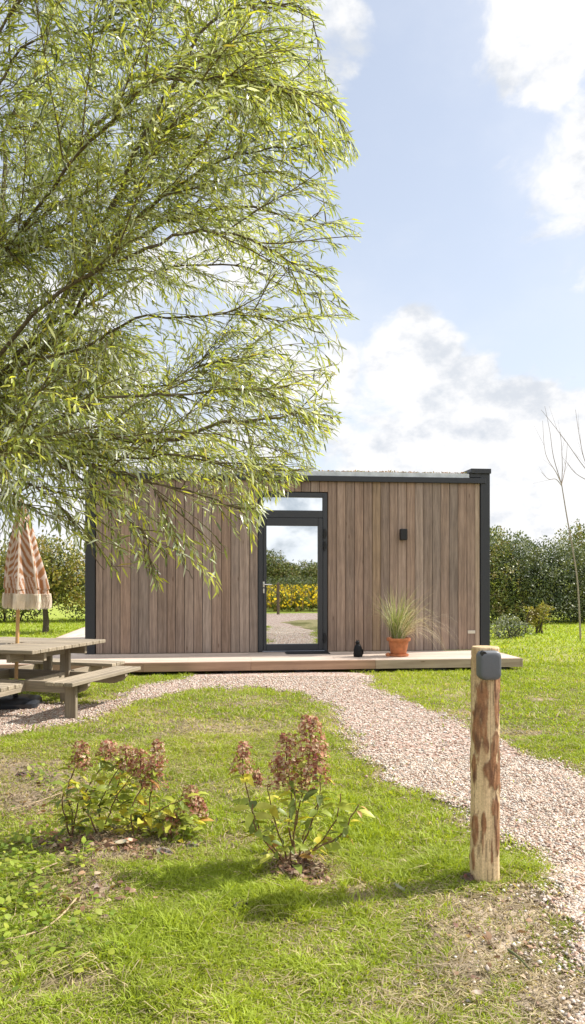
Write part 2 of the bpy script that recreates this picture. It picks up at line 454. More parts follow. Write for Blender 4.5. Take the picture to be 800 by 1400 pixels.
def grass():
    parts = []
    for (n, a, b, wd, sp) in ((260000, 1.9, 3.6, .0026, .46), (200000, 3.6, 6.2, .003, .46), (170000, 6.2, 11.5, .0048, .48), (110000, 11.5, 24, .011, .6)):
        x, y = scatter(n, a, b, sp)
        d = path_d(x, y); B = bare(x, y); n1 = fbm(x, y, 1.3, 4, 31); n2 = fbm(x, y, 7, 3, 41); n3 = fbm(x, y, 3, 3, 77)
        dens = np.clip(1.25-1.5*np.clip(B+(n2-.5)*.8-.12, 0, 1)-1.1*np.clip((n3-.55)*4, 0, .6)-.9*np.clip((n2-.58)*6, 0, .55), .03, 1)
        dens = np.where(y > 11, .9, dens)
        dens *= np.clip((d+.10)/.22, .006, 1)
        # not under the cabin or the decking
        u = x*CT+(y-O.y)*ST; v = -x*ST+(y-O.y)*CT
        dens = np.where((u > -4.3) & (u < 3.2) & (v > -1.2) & (v < 6), 0, dens)
        k = rng.random(len(x)) < dens
        x, y, n1, n2, n3, B = x[k], y[k], n1[k], n2[k], n3[k], B[k]; n = len(x)
        px, py = proj(x, y)
        tall = np.zeros(n)
        for cx, cy, rx, ry, s in ((480,1140,60,45,1),(250,1190,90,35,.7),(200,1300,140,60,.8),(60,1200,70,60,.6),(350,1230,90,25,.9),(600,1190,50,18,.7),(60,975,60,14,.6),(280,930,90,8,.5),(680,930,120,14,.5),(700,1190,60,25,.6)):
            tall = np.maximum(tall, s*np.exp(-((px-cx)/rx)**2-((py-cy)/ry)**2))
        h = (.012+.022*rng.random(n)+.055*rng.random(n)*np.clip((n2-.45)*4, 0, 1)+.065*rng.random(n)*tall)
        h *= 1-.4*np.clip(B, 0, 1)
        h = np.where(y > 11, h*1.6, h)
        lean = .3+.9*rng.random(n)
        w = wd*(.7+.6*rng.random(n))
        g1 = np.array([.32, .41, .038]); g2 = np.array([.18, .25, .03]); g3 = np.array([.40, .46, .055]); st = np.array([.52, .44, .25])
        t = rng.random((n, 1)); nn = np.clip((n1-.3)/.4, 0, 1)[:, None]
        c = g1*(1-t*.55)+g2*t*.55
        c = c*(1-nn*.55)+g3*nn*.55
        dryp = np.clip(.09+.6*np.clip(n3-.49, 0, 1)+.18*np.exp(-((px-300)/260)**2-((py-1010)/45)**2)+.5*B-.1*tall, 0, .8)
        dryp = np.where(y > 11, .05, dryp)
        isd = rng.random(n) < dryp
        c = np.where(isd[:, None], st*(.6+.6*rng.random((n, 1))), c)
        lean = np.where(isd, 1.3+rng.random(n)*1.2, lean)
        parts.append(make_blades(x, y, h, w, c, lean))
    off = 0; Vs = []; Qs = []; Ts = []; Cs = []
    for v, q, t, c in parts:
        Vs.append(v); Qs.append(q+off); Ts.append(t+off); Cs.append(c); off += len(v)
    o = np_mesh('grass', np.concatenate(Vs), np.concatenate(Qs), np.concatenate(Ts), np.concatenate(Cs), M_GRASS)
    tag(o, 'patchy yellow green lawn grass with dry straw around the path', 'grass', kind='stuff')
    print('blades', off//5)
grass()

# ------------------------------------------------------------------ leaves and branches
def leaf_batch(P, D, N, L, Wd, C, droop=.12, flat=False):
    """P base points, D directions, N side vectors, L lengths, Wd widths"""
    D = D/np.linalg.norm(D, axis=1, keepdims=True)
    S = np.cross(D, N); S /= np.linalg.norm(S, axis=1, keepdims=True)+1e-9
    U = np.cross(S, D)
    L = L[:, None]; Wd = Wd[:, None]
    p0 = P; c1 = P+D*L*.33+U*L*.03; c2 = P+D*L*.68-U*L*droop*.4; t = P+D*L-U*L*droop
    Vv = np.stack([p0, c1-S*Wd*.5, c1+S*Wd*.5, c2-S*Wd*.42, c2+S*Wd*.42, t], 1).reshape(-1, 3)
    b = np.arange(len(P))[:, None]*6
    T = np.concatenate([b+np.array([[0,2,1]]), b+np.array([[3,4,5]])]); Q = b+np.array([[1,2,4,3]])
    return Vv, Q, T, np.repeat(C, 6, 0)
def spline(pts, n):
    pts = [Vector(p) for p in pts]; out = []
    m = len(pts)-1
    for k in range(n+1):
        t = k/n*m; i = min(int(t), m-1); f = t-i
        p0 = pts[max(i-1, 0)]; p1 = pts[i]; p2 = pts[i+1]; p3 = pts[min(i+2, m)]
        out.append(.5*((2*p1)+(p2-p0)*f+(2*p0-5*p1+4*p2-p3)*f*f+(3*p1-p0-3*p2+p3)*f*f*f))
    return out
def rv(s=1.0): return Vector((random.gauss(0, s), random.gauss(0, s), random.gauss(0, s)))

# ---- the big willow, trunk just beyond the left edge
SIL = [(-3000,-1500),(445,-1500),(452,-100),(438,40),(446,85),(462,120),(490,212),(478,228),(450,245),(462,275),(500,320),(468,345),(458,385),(486,432),(462,458),(478,475),
       (455,520),(472,578),(440,610),(432,640),(398,668),(362,700),(352,742),(318,748),(304,776),(296,828),(276,800),(240,756),(216,808),(190,770),(158,796),(132,745),(100,742),(70,716),(30,722),(0,745),(-3000,1200)]
SA = np.array(SIL, float)
def inside(p):
    if p.y < 1.2: return True
    x = (p.x/p.y)*F+400; y = HOR-(p.z-CAMH)/p.y*F
    c = False; n = len(SIL); j = n-1
    for i in range(n):
        xi, yi = SIL[i]; xj, yj = SIL[j]
        if (yi > y) != (yj > y) and x < (xj-xi)*(y-yi)/(yj-yi)+xi: c = not c
        j = i
    return c
def edge_px(p):                        # how far inside the crown's outline a point lies
    x = (p.x/p.y)*F+400; y = HOR-(p.z-CAMH)/p.y*F; best = 1e9
    for i in range(2, len(SIL)-1):
        ax, ay = SIL[i]; bx, by = SIL[i+1] if i+1 < len(SIL) else SIL[0]
        if ax < -200 or bx < -200: continue
        ex, ey = bx-ax, by-ay; t = max(0, min(1, ((x-ax)*ex+(y-ay)*ey)/(ex*ex+ey*ey+1e-9)))
        best = min(best, math.hypot(x-ax-ex*t, y-ay-ey*t))
    return best
tree = empty('willow_tree', (-2.35, 4.3, 0), label='large pollard willow with narrow grey green leaves arching over the picnic table', cat='tree')
TB = Vector((-2.35, 4.3, 0))
def loc(p): return Vector(p)-TB
tr = MB(); tp = spline([(0,0,-.1),(.04,.02,.5),(-.02,.05,1.1),(.05,0,1.7),(.03,.03,2.05)], 24)
tr.tube(tp, [.30-.10*min(1, k/8)+.035*math.sin(k*.9)+(.07 if k > 18 else 0) for k in range(25)], 20, (.16,.13,.10))
tr.build('trunk', M_BARK, tree, True)
HEAD = (-2.3, 4.3, 1.95)
LIMBS = [
 [(-150,640,4.3),(0,535,4.35),(60,480,4.4),(110,380,4.5),(160,270,4.6),(210,195,4.7),(290,120,4.8),(380,60,4.9)],
 [(-150,650,4.2),(0,598,4.1),(60,604,4.1),(180,598,4.1),(300,590,4.2),(400,565,4.3),(455,570,4.3)],
 [(-140,610,4.4),(-20,400,4.6),(10,190,4.8),(60,50,5.0),(90,-100,5.2)],
 [(-100,600,4.4),(30,470,4.6),(130,360,4.8),(250,300,5.0),(380,300,5.1),(470,312,5.2)],
 [(-150,560,4.2),(-60,300,4.0),(-10,120,4.0),(50,60,4.1),(150,35,4.2),(260,-30,4.3)],
 [(-60,560,4.3),(60,490,4.2),(180,440,4.1),(310,415,4.1),(440,430,4.2)],
 [(90,420,4.4),(190,290,4.5),(290,190,4.6),(390,120,4.7),(455,140,4.8),(478,190,4.8)],
 [(150,290,4.6),(200,180,4.4),(270,70,4.3),(350,10,4.3),(420,10,4.4),(440,60,4.5)],
 [(-60,590,4.0),(60,620,3.7),(160,650,3.6),(230,700,3.5),(280,800,3.5)],
 [(-100,600,3.9),(0,640,3.6),(70,670,3.5),(110,710,3.5),(148,780,3.5)],
 [(0,598,4.1),(120,620,3.9),(250,622,3.8),(350,640,3.8),(392,668,3.8)],
 [(20,600,4.0),(140,640,3.7),(250,670,3.7),(320,700,3.7),(345,738,3.7)],
 [(-80,580,4.5),(60,540,4.8),(200,520,5.0),(330,500,5.1),(450,500,5.2)],
 [(-140,560,4.6),(0,330,5.3),(100,200,5.6),(220,100,5.8),(350,60,6.0),(430,90,6.0)],
 [(60,480,4.4),(170,340,4.2),(260,240,4.1),(370,200,4.1),(450,215,4.2)],
 [(-60,420,4.2),(40,300,3.9),(130,190,3.7),(220,120,3.7),(330,110,3.7),(400,150,3.8)],
 [(-160,500,4.1),(-80,200,3.7),(0,20,3.6),(80,-60,3.6),(170,-80,3.7)],
 [(-30,520,4.1),(80,400,3.8),(180,330,3.7),(290,320,3.7),(400,350,3.8),(455,380,3.8)],
 [(-100,600,4.1),(20,580,3.8),(140,540,3.7),(260,530,3.6),(380,540,3.7),(440,575,3.8)],
 [(-60,590,3.9),(60,640,3.6),(130,680,3.5),(190,730,3.5),(212,796,3.5)],
 [(-120,640,3.9),(-40,650,3.6),(20,680,3.5),(60,712,3.5)],
 [(0,560,4.7),(80,450,5.3),(180,380,5.6),(300,360,5.8),(420,390,5.9),(470,420,5.9)],
 [(-20,600,4.6),(90,600,5.0),(200,620,5.2),(300,630,5.3),(400,620,5.4)],
]
limbs = [[W(*p) for p in L] for L in LIMBS]
# limbs that grow away from the picture, so the crown is whole
for a in range(11):
    ang = R(100+a*17); d = Vector((math.cos(ang), math.sin(ang)*1.0, 0)); h = random.uniform(.4, 2.6)
    h0 = Vector(HEAD)
    limbs.append([h0, h0+d*.5+Vector((0,0,.3+h*.3)), h0+d*1.1+Vector((0,0,.5+h*.7)), h0+d*1.8+Vector((0,0,.5+h)), h0+d*2.4+Vector((0,0,.2+h))])
for p in limbs:
    if p[0].x < -1.9 and (p[0]-Vector(HEAD)).length > .1: p.insert(0, Vector(HEAD))
twig = MB(); LP = []; LD = []; LN = []; LL = []; LW = []; LC = []
LEAFPAL = [((.23,.28,.085), 4), ((.32,.37,.09), 4), ((.42,.46,.085), 3.4), ((.54,.55,.08), 2.2), ((.10,.13,.05), 1.6), ((.52,.55,.42), 4.2), ((.38,.42,.28), 3.4), ((.48,.40,.08), .3)]
pal_c = [c for c, w in LEAFPAL]; pal_w = [w for c, w in LEAFPAL]
DEN = 1.0
def grow_twig(p, d, L, r):
    n = max(4, int(L/.05)); pts = [p.copy()]; d = d.normalized(); tint = random.choices(pal_c, pal_w)[0]
    for k in range(n):
        d = (d + Vector((.012, 0, -.07-.05*k/n)) + rv(.045)).normalized()
        p = p + d*(L/n)
        if not inside(p): break
        if p.z < .9: break
        pts.append(p.copy())
    if len(pts) < 3: return
    twig.tube([loc(q) for q in pts], [r*(1-.8*k/len(pts)) for k in range(len(pts))], 3, (.14,.115,.045), cap=False)
    side = 1
    for k in range(1, len(pts)):
        seg = pts[k]-pts[k-1]; t = seg.normalized(); o1 = t.orthogonal().normalized()
        for q in range(2):
            side = -side
            a = random.uniform(-.7, .7)+(0 if side > 0 else math.pi)
            sd = (Matrix.Rotation(a, 3, t) @ o1)
            dd = t*random.uniform(.75, 1.2)+sd*random.uniform(.3, .8)+Vector((0, 0, -.28))
            LP.append(pts[k-1]+seg*(q*.5+random.random()*.4)); LD.append(dd); LN.append(Vector((0,0,1))+rv(.55))
            fr = k/len(pts)
            LL.append(random.uniform(.042, .092)*(1-.45*abs(fr-.5))); LW.append(random.uniform(.0075, .0115))
            c = random.choices(pal_c, pal_w)[0] if random.random() < .6 else tint
            g = random.uniform(.8, 1.2); LC.append((c[0]*g, c[1]*g, c[2]*g))
def branchlets(pts, r0, depth):
    """twigs (and side branches) all along a branch"""
    n = len(pts); tot = sum((pts[k+1]-pts[k]).length for k in range(n-1))
    step = .028 if depth == 0 else .036
    m = int(tot/step)
    for q in range(m):
        f = (q+random.random())/m
        if depth == 0 and f < .12: continue
        k = min(int(f*(n-1)), n-2); p = pts[k].lerp(pts[k+1], f*(n-1)-k); t = (pts[k+1]-pts[k]).normalized()
        if p.y > .5 and not inside(p): continue
        if p.y > .5:
            sy = HOR-(p.z-CAMH)/p.y*F
            if sy > 650 and random.random() < .30: continue
            e = edge_px(p)
            gap = mnoise.noise(p*1.9+Vector((3, 1, 7)))
            keep = .10+.9*min(1, e/125)**1.1
            if sy > 600: keep = .22+.50*min(1, e/70)
            if random.random() > keep*(1.0 if gap > -.12 else .42): continue
        if depth == 0 and random.random() < .24:
            d = (t*.7+rv(.45)+Vector((.2, 0, .12))).normalized(); L = random.uniform(.5, 1.0)*(1.1-f*.6)
            q2 = [p.copy()]; dd = d; pp = p.copy(); ok = True
            for z in range(8):
                dd = (dd+rv(.07)+Vector((0, 0, .02-.05*z/8*2))).normalized(); pp = pp+dd*L/8
                if not inside(pp): break
                q2.append(pp.copy())
            if len(q2) > 3:
                twig.tube([loc(a) for a in q2], [.0045*(1-.7*a/len(q2)) for a in range(len(q2))], 4, (.12,.095,.05), cap=False)
                branchlets(q2, .006, 1)
        else:
            d = t*random.uniform(.4, .9)+rv(.42)+Vector((.12, 0, .10))
            if p.y > .5 and edge_px(p) > 120 and HOR-(p.z-CAMH)/p.y*F < 590 and random.random() < .17: grow_twig(p.copy(), t*.5+rv(.55), random.uniform(.2, .42), .002)
            grow_twig(p.copy(), d, random.uniform(.22, .52), .0022)
for li, L in enumerate(limbs):
    pts = spline(L, 28)
    wob = rv(1); pts = [p+rv(.007)+Vector((mnoise.noise(p*1.7+wob*9), mnoise.noise(p*1.7+wob*5), mnoise.noise(p*1.9+wob*7)))*.10*min(1, k/6) for k, p in enumerate(pts)]
    b = MB(); r0 = .025 if li in (0, 1, 2, 3, 13) else (.006 if li in (8, 9, 10, 11, 19, 20) else .0105)
    b.tube([loc(p) for p in pts], [r0*(1-k/28.5)**.9+.0018 for k in range(29)], 7, (.105,.085,.055))
    b.build('branch', M_BARK, tree, True)
    branchlets(pts, r0, 0)
    # the tip carries on as a twig
    grow_twig(pts[-1].copy(), pts[-1]-pts[-3], .5, .004)
    for kk in range(18, 28): grow_twig(pts[kk].copy(), (pts[kk]-pts[kk-1]).normalized()+rv(.28)+Vector((.1,0,.1)), random.uniform(.45,.75), .003)
twig.build('twigs', M_BARK, tree)
print('willow leaves', len(LP))
v, q, t, c = leaf_batch(np.array([loc(p) for p in LP]), np.array(LD), np.array(LN), np.array(LL), np.array(LW), np.array(LC), .15)
np_mesh('crown', v, q, t, c, M_LEAF, tree)

# ---- shrubs and trees with a leafy crown
def shrub(name, base, lobes, nleaf, ls, pal, label, cat, group=None, trunk=None, stems=4, mat=None):
    o = empty(name, base, label=label, cat=cat, group=group)
    rg = np.random.default_rng(abs(hash(label)) % 1000 if False else int(abs(base[0])*97+abs(base[1])*13))
    P = []; N = []
    vol = [l[3]*l[4]*l[5] for l in lobes]; sv = sum(vol)
    for (cx, cy, cz, rx, ry, rz), w in zip(lobes, vol):
        n = int(nleaf*w/sv); d = rg.normal(size=(n, 3)); d /= np.linalg.norm(d, axis=1, keepdims=True)
        # bumpy outline
        bm = 1+.20*(np.array([mnoise.noise(Vector(tuple(a*2.6+cx))) for a in d]))+.13*(np.array([mnoise.noise(Vector(tuple(a*7+cy+5))) for a in d]))
        r = (rg.random(n)**.38)*bm; r[rg.random(n) < .03] *= 1.13
        p = d*r[:, None]*np.array([rx, ry, rz])+np.array([cx, cy, cz])
        P.append(p); N.append(d)
    P = np.concatenate(P); N = np.concatenate(N); k = P[:, 2] > .03; P = P[k]; N = N[k]
    cl = np.array([mnoise.noise(Vector(tuple(a*3.1))) for a in P])
    k = cl > -.36; P = P[k]; N = N[k]; cl = cl[k]; n = len(P)
    pal = np.array(pal, float); ci = np.clip(((cl+.45)/.9*len(pal)+rg.normal(size=n)*.9), 0, len(pal)-1).astype(int)
    C = pal[ci]*(.75+.5*rg.random((n, 1)))
    D = N*.5+rg.normal(size=(n, 3))*.7+np.array([0, 0, .2]); NN = N+rg.normal(size=(n, 3))*.5
    v, q, t, c = leaf_batch(P, D, NN, ls*(.7+.6*rg.random(n)), ls*.5*(.7+.6*rg.random(n)), C, .1)
    np_mesh('foliage', v, q, t, c, mat or M_BUSHLEAF, o)
    b = MB()
    if trunk:
        r, h = trunk
        b.tube([(0,0,-.05),(r*.3,0,h*.35),(-r*.2,r*.2,h*.7),(0,0,h)], [r*1.15, r, r*.9, r*.7], 10, (.10,.08,.06))
        for s in range(5):
            l = lobes[s % len(lobes)]; e = Vector(l[:3])+Vector((random.uniform(-.5,.5)*l[3], random.uniform(-.5,.5)*l[4], random.uniform(0,.5)*l[5]))
            b.tube([(0,0,h*.8), Vector((0,0,h)).lerp(e, .5)+rv(.08), e], [r*.5, r*.3, r*.1], 6, (.10,.08,.06))
        b.build('trunk', M_BARK, o, True)
    else:
        for s in range(stems):
            l = lobes[s % len(lobes)]; e = Vector(l[:3])+Vector((random.uniform(-.5,.5)*l[3], random.uniform(-.5,.5)*l[4], random.uniform(.1,.6)*l[5]))
            s0 = Vector((l[0]*.6+random.uniform(-.2,.2), l[1]*.6, -.03))
            b.tube([s0, s0.lerp(e, .5)+rv(.08), e], [.03, .02, .008], 6, (.09,.07,.05))
        b.build('stem', M_BARK, o, True)
    return o
DKG = [(.04,.06,.025),(.065,.09,.04),(.09,.12,.05),(.13,.16,.08),(.19,.21,.13),(.15,.17,.05)]
MIDG = [(.05,.07,.022),(.085,.115,.03),(.13,.16,.04),(.19,.21,.055),(.24,.25,.07),(.20,.16,.06)]
YEL = [(.05,.06,.018),(.10,.12,.025),(.17,.18,.035),(.26,.25,.045),(.33,.28,.05),(.20,.15,.04)]
GRY = [(.09,.11,.07),(.15,.17,.11),(.22,.24,.16),(.28,.29,.2)]
gr = 'hedge shrubs behind the cabin on the right'
shrub('hedge_shrub', (5.75,21.5,0), [(0,0,1.2,1.1,1,1.3),(.1,.2,2.2,.6,.7,.75),(-.7,.3,1.4,1,1,1.3),(0,-.2,.45,1.3,.8,.55)], 19000, .075, MIDG, 'tall olive brown shrub nearest the right end of the cabin', 'shrub', gr)
shrub('hedge_shrub', (7.2,21.8,0), [(0,0,1.15,1.35,1,1.25),(.5,.2,1.5,1.0,.8,1.05),(-.6,0,1.5,1.0,.8,1.05),(.1,-.2,.45,1.5,.8,.55)], 24000, .07, DKG, 'broad dark grey green shrub in the middle of the hedge', 'shrub', gr)
shrub('hedge_shrub', (8.95,22.2,0), [(-.2,0,1.1,1.2,1,1.25),(.6,.2,1.5,1.0,.8,1.05),(-.6,.1,1.4,.8,.8,1.0),(0,-.2,.45,1.4,.8,.55)], 20000, .07, DKG[1:]+[(.13,.15,.04)], 'dark shrub behind the bare sapling at the right edge', 'shrub', gr)
shrub('hedge_shrub', (11.2,22.2,0), [(0,0,1.2,1.5,1,1.35),(.9,.2,1.5,.9,.8,1.1)], 8000, .1, DKG, 'dark shrub beyond the right edge of the lawn', 'shrub', gr)
shrub('hedge_shrub', (3.6,22.5,0), [(0,0,1.2,1.6,1,1.3),(-1.8,.2,1.2,1.3,.9,1.2)], 7000, .11, MIDG, 'olive shrub hidden behind the cabin', 'shrub', gr)
shrub('tree', (14.6,36,0), [(0,0,2.9,1.6,1.5,1.2),(.6,0,2.2,1.7,1.5,1.0)], 7000, .13, MIDG, 'round grey green tree rising beyond the hedge at the right edge', 'tree', None, (.15,1.6))
shrub('tree', (8.6,34,0), [(0,0,2.6,1.5,1.3,1.2),(1.6,0,2.4,1.3,1.2,1.1),(-1.8,.2,2.4,1.3,1.2,1.1)], 8000, .13, DKG, 'distant dark tree whose top shows over the hedge', 'tree', None, (.14,1.4))
shrub('low_shrub', (4.75,16.2,0), [(0,0,.22,.42,.35,.30),(.35,.1,.15,.3,.3,.2)], 1500, .055, GRY, 'low greyish shrub beside the black corner of the cabin', 'shrub')
shrub('low_shrub', (5.9,17.6,0), [(0,0,.35,.28,.25,.26),(.15,0,.6,.2,.2,.12),(-.25,0,.55,.15,.15,.1)], 700, .07, YEL[2:], 'small yellow leaved shrub in front of the dark hedge', 'shrub')
gl = 'shrubs and trees behind the parasol on the left'
shrub('fruit_tree', (-6.05,17.9,0), [(0,0,1.55,1.0,.9,.85),(.6,.2,1.1,.7,.7,.6),(-.7,0,1.3,.8,.7,.7)], 9000, .085, YEL, 'yellow green tree with a short dark trunk behind the parasol', 'tree', gl, (.07,.85))
shrub('hedge_shrub', (-6.0,22.8,0), [(0,0,1.1,1.6,1,1.3),(1.2,.3,1.3,1.2,.9,1.2)], 13000, .085, YEL[:4]+MIDG[1:3], 'yellow and olive shrub left of the black cabin corner', 'shrub', gl)
shrub('hedge_shrub', (-8.6,22.2,0), [(0,0,1.1,1.5,1,1.3),(.5,.3,1.6,1.0,.9,1.0)], 12000, .085, MIDG, 'mid green shrub behind the parasol at the left edge', 'shrub', gl)
shrub('hedge_shrub', (-11.5,22.2,0), [(0,0,1.1,1.8,1,1.3)], 6000, .11, MIDG, 'mid green shrub beyond the left edge', 'shrub', gl)
shrub('hedge_shrub', (-2.8,24,0), [(0,0,1.1,1.8,1,1.3)], 5000, .11, MIDG, 'green shrub hidden behind the left half of the cabin', 'shrub', gl)

# ---- bare saplings on the right
def sapling(base, trunkpts, twigs, label):
    o = empty('bare_sapling', base, label=label, cat='sapling', group='bare young willows at the right edge')
    b = MB(); B0 = Vector(base)
    b.tube([Vector(p)-B0 for p in spline(trunkpts, 20)], [.021-.011*k/20 for k in range(21)], 8, (.30,.25,.20)); b.build('trunk', M_BARK, o, True)
    for tw in twigs:
        m = MB(); pts = spline(tw, 12)
        m.tube([Vector(p)-B0 for p in pts], [.0085*(1-.8*k/12)+.001 for k in range(13)], 5, (.26,.21,.17))
        for k in (3, 5, 7, 9):
            if random.random() < .7:
                d = (pts[k+1]-pts[k-1]).normalized()+rv(.3)+Vector((0,0,.3))
                m.tube([pts[k]-B0, pts[k]+d.normalized()*random.uniform(.2,.5)-B0], [.003,.001], 3, (.24,.19,.16))
        m.build('branch', M_BARK, o, True)
Zs = 15.5
b0 = W(794, 868, Zs); b0.z = hz(b0.x, b0.y)
sapling(tuple(b0), [b0, W(790,800,Zs), W(783,750,Zs), W(775,705,Zs), W(768,662,Zs)],
 [[W(768,662,Zs),W(757,625,Zs),W(752,590,Zs+.2),W(745,555,Zs+.3)], [W(768,662,Zs),W(760,645,Zs-.3),W(746,620,Zs-.4),W(742,575,Zs-.5)],
  [W(768,662,Zs),W(769,640,Zs),W(768,610,Zs),W(766,590,Zs)], [W(768,662,Zs),W(771,650,Zs+.2),W(774,630,Zs+.3),W(776,605,Zs+.3)],
  [W(768,664,Zs),W(760,655,Zs-.2),W(750,655,Zs-.3),W(740,645,Zs-.4)]], 'thin bare sapling leaning in front of the dark hedge')
b1 = W(850, 880, 14.5); b1.z = hz(b1.x, b1.y); Zs = 14.5
sapling(tuple(b1), [b1, W(842,800,Zs), W(832,720,Zs), W(825,665,Zs)],
 [[W(825,665,Zs),W(800,640,Zs),W(770,598,Zs),W(740,560,Zs)], [W(825,665,Zs),W(802,635,Zs),W(793,600,Zs),W(787,560,Zs)],
  [W(825,665,Zs),W(800,655,Zs),W(785,645,Zs),W(775,632,Zs)], [W(825,665,Zs),W(840,620,Zs),W(845,570,Zs)]], 'bare sapling whose branches reach in from the right edge')

# ------------------------------------------------------------------ cabin
DZ = .175
cab = empty('cabin', (O.x, O.y, DZ), TH, label='modern timber clad cabin with black metal edges and a sedum roof', cat='cabin')
XL, XR = facade(117), facade(668.5); DEPTH = 3.3; HT = 2.69
# cladding boards
pedges = [131.2,141,152.5,164.5,179,190,204,216,228.5,240,252.5,265,277,289.5,302.5,315.5,327,341,354.5,367,379,391,403,412,424.5,436.5,448.3,460.3,472.4,484.5,496.5,508.7,520.4,532,543.7,555.5,567.2,579,590.6,602.2,613.8,625.8,637.9,649,655.5]
cl = MB(); random.seed(11)
DL, DR, DT = facade(353.2), facade(447.2), (891-673.4)/86.7
for a, b in zip(pedges[:-1], pedges[1:]):
    x0, x1 = facade(a), facade(b)
    g = random.uniform(.80, 1.14); wv = random.uniform(-.3, 2)
    col = (.305*g, (.217+.013*wv)*g, (.166+.019*wv)*g)
    if abs(a-508.7) < 1: col = (.30, .215, .145)
    if abs(b-655.5) < .1: col = (.40, .31, .235)  # last board painted lighter, standing in for light that catches it
    yo = random.uniform(0, .003)
    def board(z0, z1, xa=x0, xb=x1):
        cl.box(xa+.0035, xb-.0035, -.022-yo, .02, z0, z1, col, .003)
    if x1 <= DL+.01 or x0 >= DR-.01: board(.0, HT)
    else:
        board(DT+.012, HT)
        if x0 < DL: board(0, DT+.006, x0, DL-.008)
        if x1 > DR: board(0, DT+.006, DR+.008, x1)
cl.build('cladding', M_CLAD, cab)
w = MB(); w.box(XL+.03, DL-.0, .024, DEPTH, 0, HT+.02); w.box(DR, XR-.03, .024, DEPTH, 0, HT+.02); w.box(DL+.002, DR-.002, .09, DEPTH-.003, 0, HT+.018)
w.box(DL+.002, DR-.002, .026, .088, DT+.02, HT+.016)
w.build('wall', M_WALLBACK, cab)
XPL, XPR = facade(130.3), facade(656)
e = MB(); e.box(XL, XPL, -.05, DEPTH+.05, -.005, HT+.10, bev=.004); e.build('corner_profile', M_METAL, cab)
e = MB(); e.box(XPR, XR, -.05, DEPTH+.05, -.005, HT+.155, bev=.004); e.build('corner_profile', M_METAL, cab)
e = MB(); e.box(XL-.01, facade(662), -.075, -.0505, HT-.002, HT+.082, bev=.003); e.box(XL-.0, facade(661), -.0495, DEPTH, HT+.03, HT+.088)
e.build('fascia', M_METAL, cab)
e = MB(); e.box(XL+.05, facade(640), -.060, -.045, HT+.0835, HT+.152, bev=.002)
x = XL+.15
while x < facade(636):
    e.box(x, x+.016, -.063, -.0605, HT+.112, HT+.135, (.55,.55,.55)); x += .09
e.build('roof_edging', M_ZINC, cab)
e = MB(); xa = facade(638.7); e.box(xa+.04, XR+.008, -.085, DEPTH+.06, HT+.157, HT+.235, bev=.004)
e.add([(xa-.02,-.07,HT+.157),(xa+.12,-.07,HT+.157),(xa+.12,-.07,HT+.225),(xa-.02,.3,HT+.157),(xa+.12,.3,HT+.157),(xa+.12,.3,HT+.225)], [(0,1,2),(5,4,3),(0,2,5,3),(0,3,4,1)], (1,1,1))
e.box(xa+.03, XPR, -.055, DEPTH, HT+.097, HT+.156)
e.build('parapet_cap', M_METAL, cab)
# sedum roof
V_ = []; sd = MB(); sd.box(XL+.05, facade(639), -.04, DEPTH-.1, HT+.09, HT+.158, (.18,.13,.08))
for k in range(5200):
    xx = random.uniform(XL+.06, facade(637)); yy = -.035+random.random()**2*(DEPTH-.2); hh = random.uniform(.006, .024)*(1+2.6*max(0, mnoise.noise(Vector((xx*3.5, yy*2, 3)))))
    c = random.choice([(.30,.15,.09),(.36,.24,.13),(.24,.26,.08),(.42,.28,.2),(.2,.12,.08)])
    aa = random.random()*6.28; dx, dy = math.cos(aa)*.008, math.sin(aa)*.008
    lx, ly = random.uniform(-.03,.03), random.uniform(-.03,.03)
    sd.add([(xx-dx,yy-dy,HT+.157),(xx+dx,yy+dy,HT+.157),(xx+dx+lx,yy+dy+ly,HT+.157+hh),(xx-dx+lx,yy-dy+ly,HT+.157+hh*.9)], [(0,1,2,3)], c)
sd.build('roof', M_BUSHLEAF, cab)
# door unit
def zf(py, px=400): return (891-py)/86.7
fr = MB()
fr.box(DL, DL+.075, -.03, .06, 0.0, DT, bev=.004); fr.box(DR-.07, DR, -.03, .06, 0.0, DT, bev=.004)
fr.box(DL+.0755, DR-.0705, -.03, .06, DT-.075, DT, bev=.004)
fr.box(DL+.0755, DR-.0705, -.03, .06, zf(708), zf(698), bev=.004)
fr.box(DL+.0755, DR-.0705, -.03, .06, .0, .02, bev=.003)
dfr = fr.build('door_frame', M_FRAME, cab)
g = MB(); g.box(DL+.076, DR-.071, .012, .02, zf(697.8), DT-.0755); tw = g.build('transom_window', M_GLASS, cab)
GX0, GX1, GZ0, GZ1 = facade(364.3), facade(434.6), zf(880.3), zf(719)
d = MB(); x0, x1 = DL+.079, DR-.074; z0, z1 = .024, zf(708)-.004
d.box(x0, GX0, -.04, .05, z0, z1, bev=.004); d.box(GX1, x1, -.04, .05, z0, z1, bev=.004)
d.box(GX0+.0005, GX1-.0005, -.04, .05, z0, GZ0, bev=.004); d.box(GX0+.0005, GX1-.0005, -.04, .05, GZ1, z1, bev=.004)
door = d.build('door', M_FRAME, cab)
g = MB(); g.box(GX0-.002, GX1+.002, .0, .012, GZ0-.002, GZ1+.002); g.build('glass_pane', M_GLASS, door)
hx = facade(360.5); h = MB()
h.box(hx-.014, hx+.014, -.049, -.0405, zf(803), zf(795), bev=.003); h.box(hx-.012, hx+.012, -.049, -.0405, zf(811), zf(804.5), bev=.003)
h.tube([(hx,-.045,zf(799)),(hx,-.095,zf(799))], .009, 10); h.tube([(hx-.004,-.093,zf(799)),(hx+.125,-.093,zf(799.3))], [.0095,.0085], 10)
h.build('handle', M_STEEL, door, True)
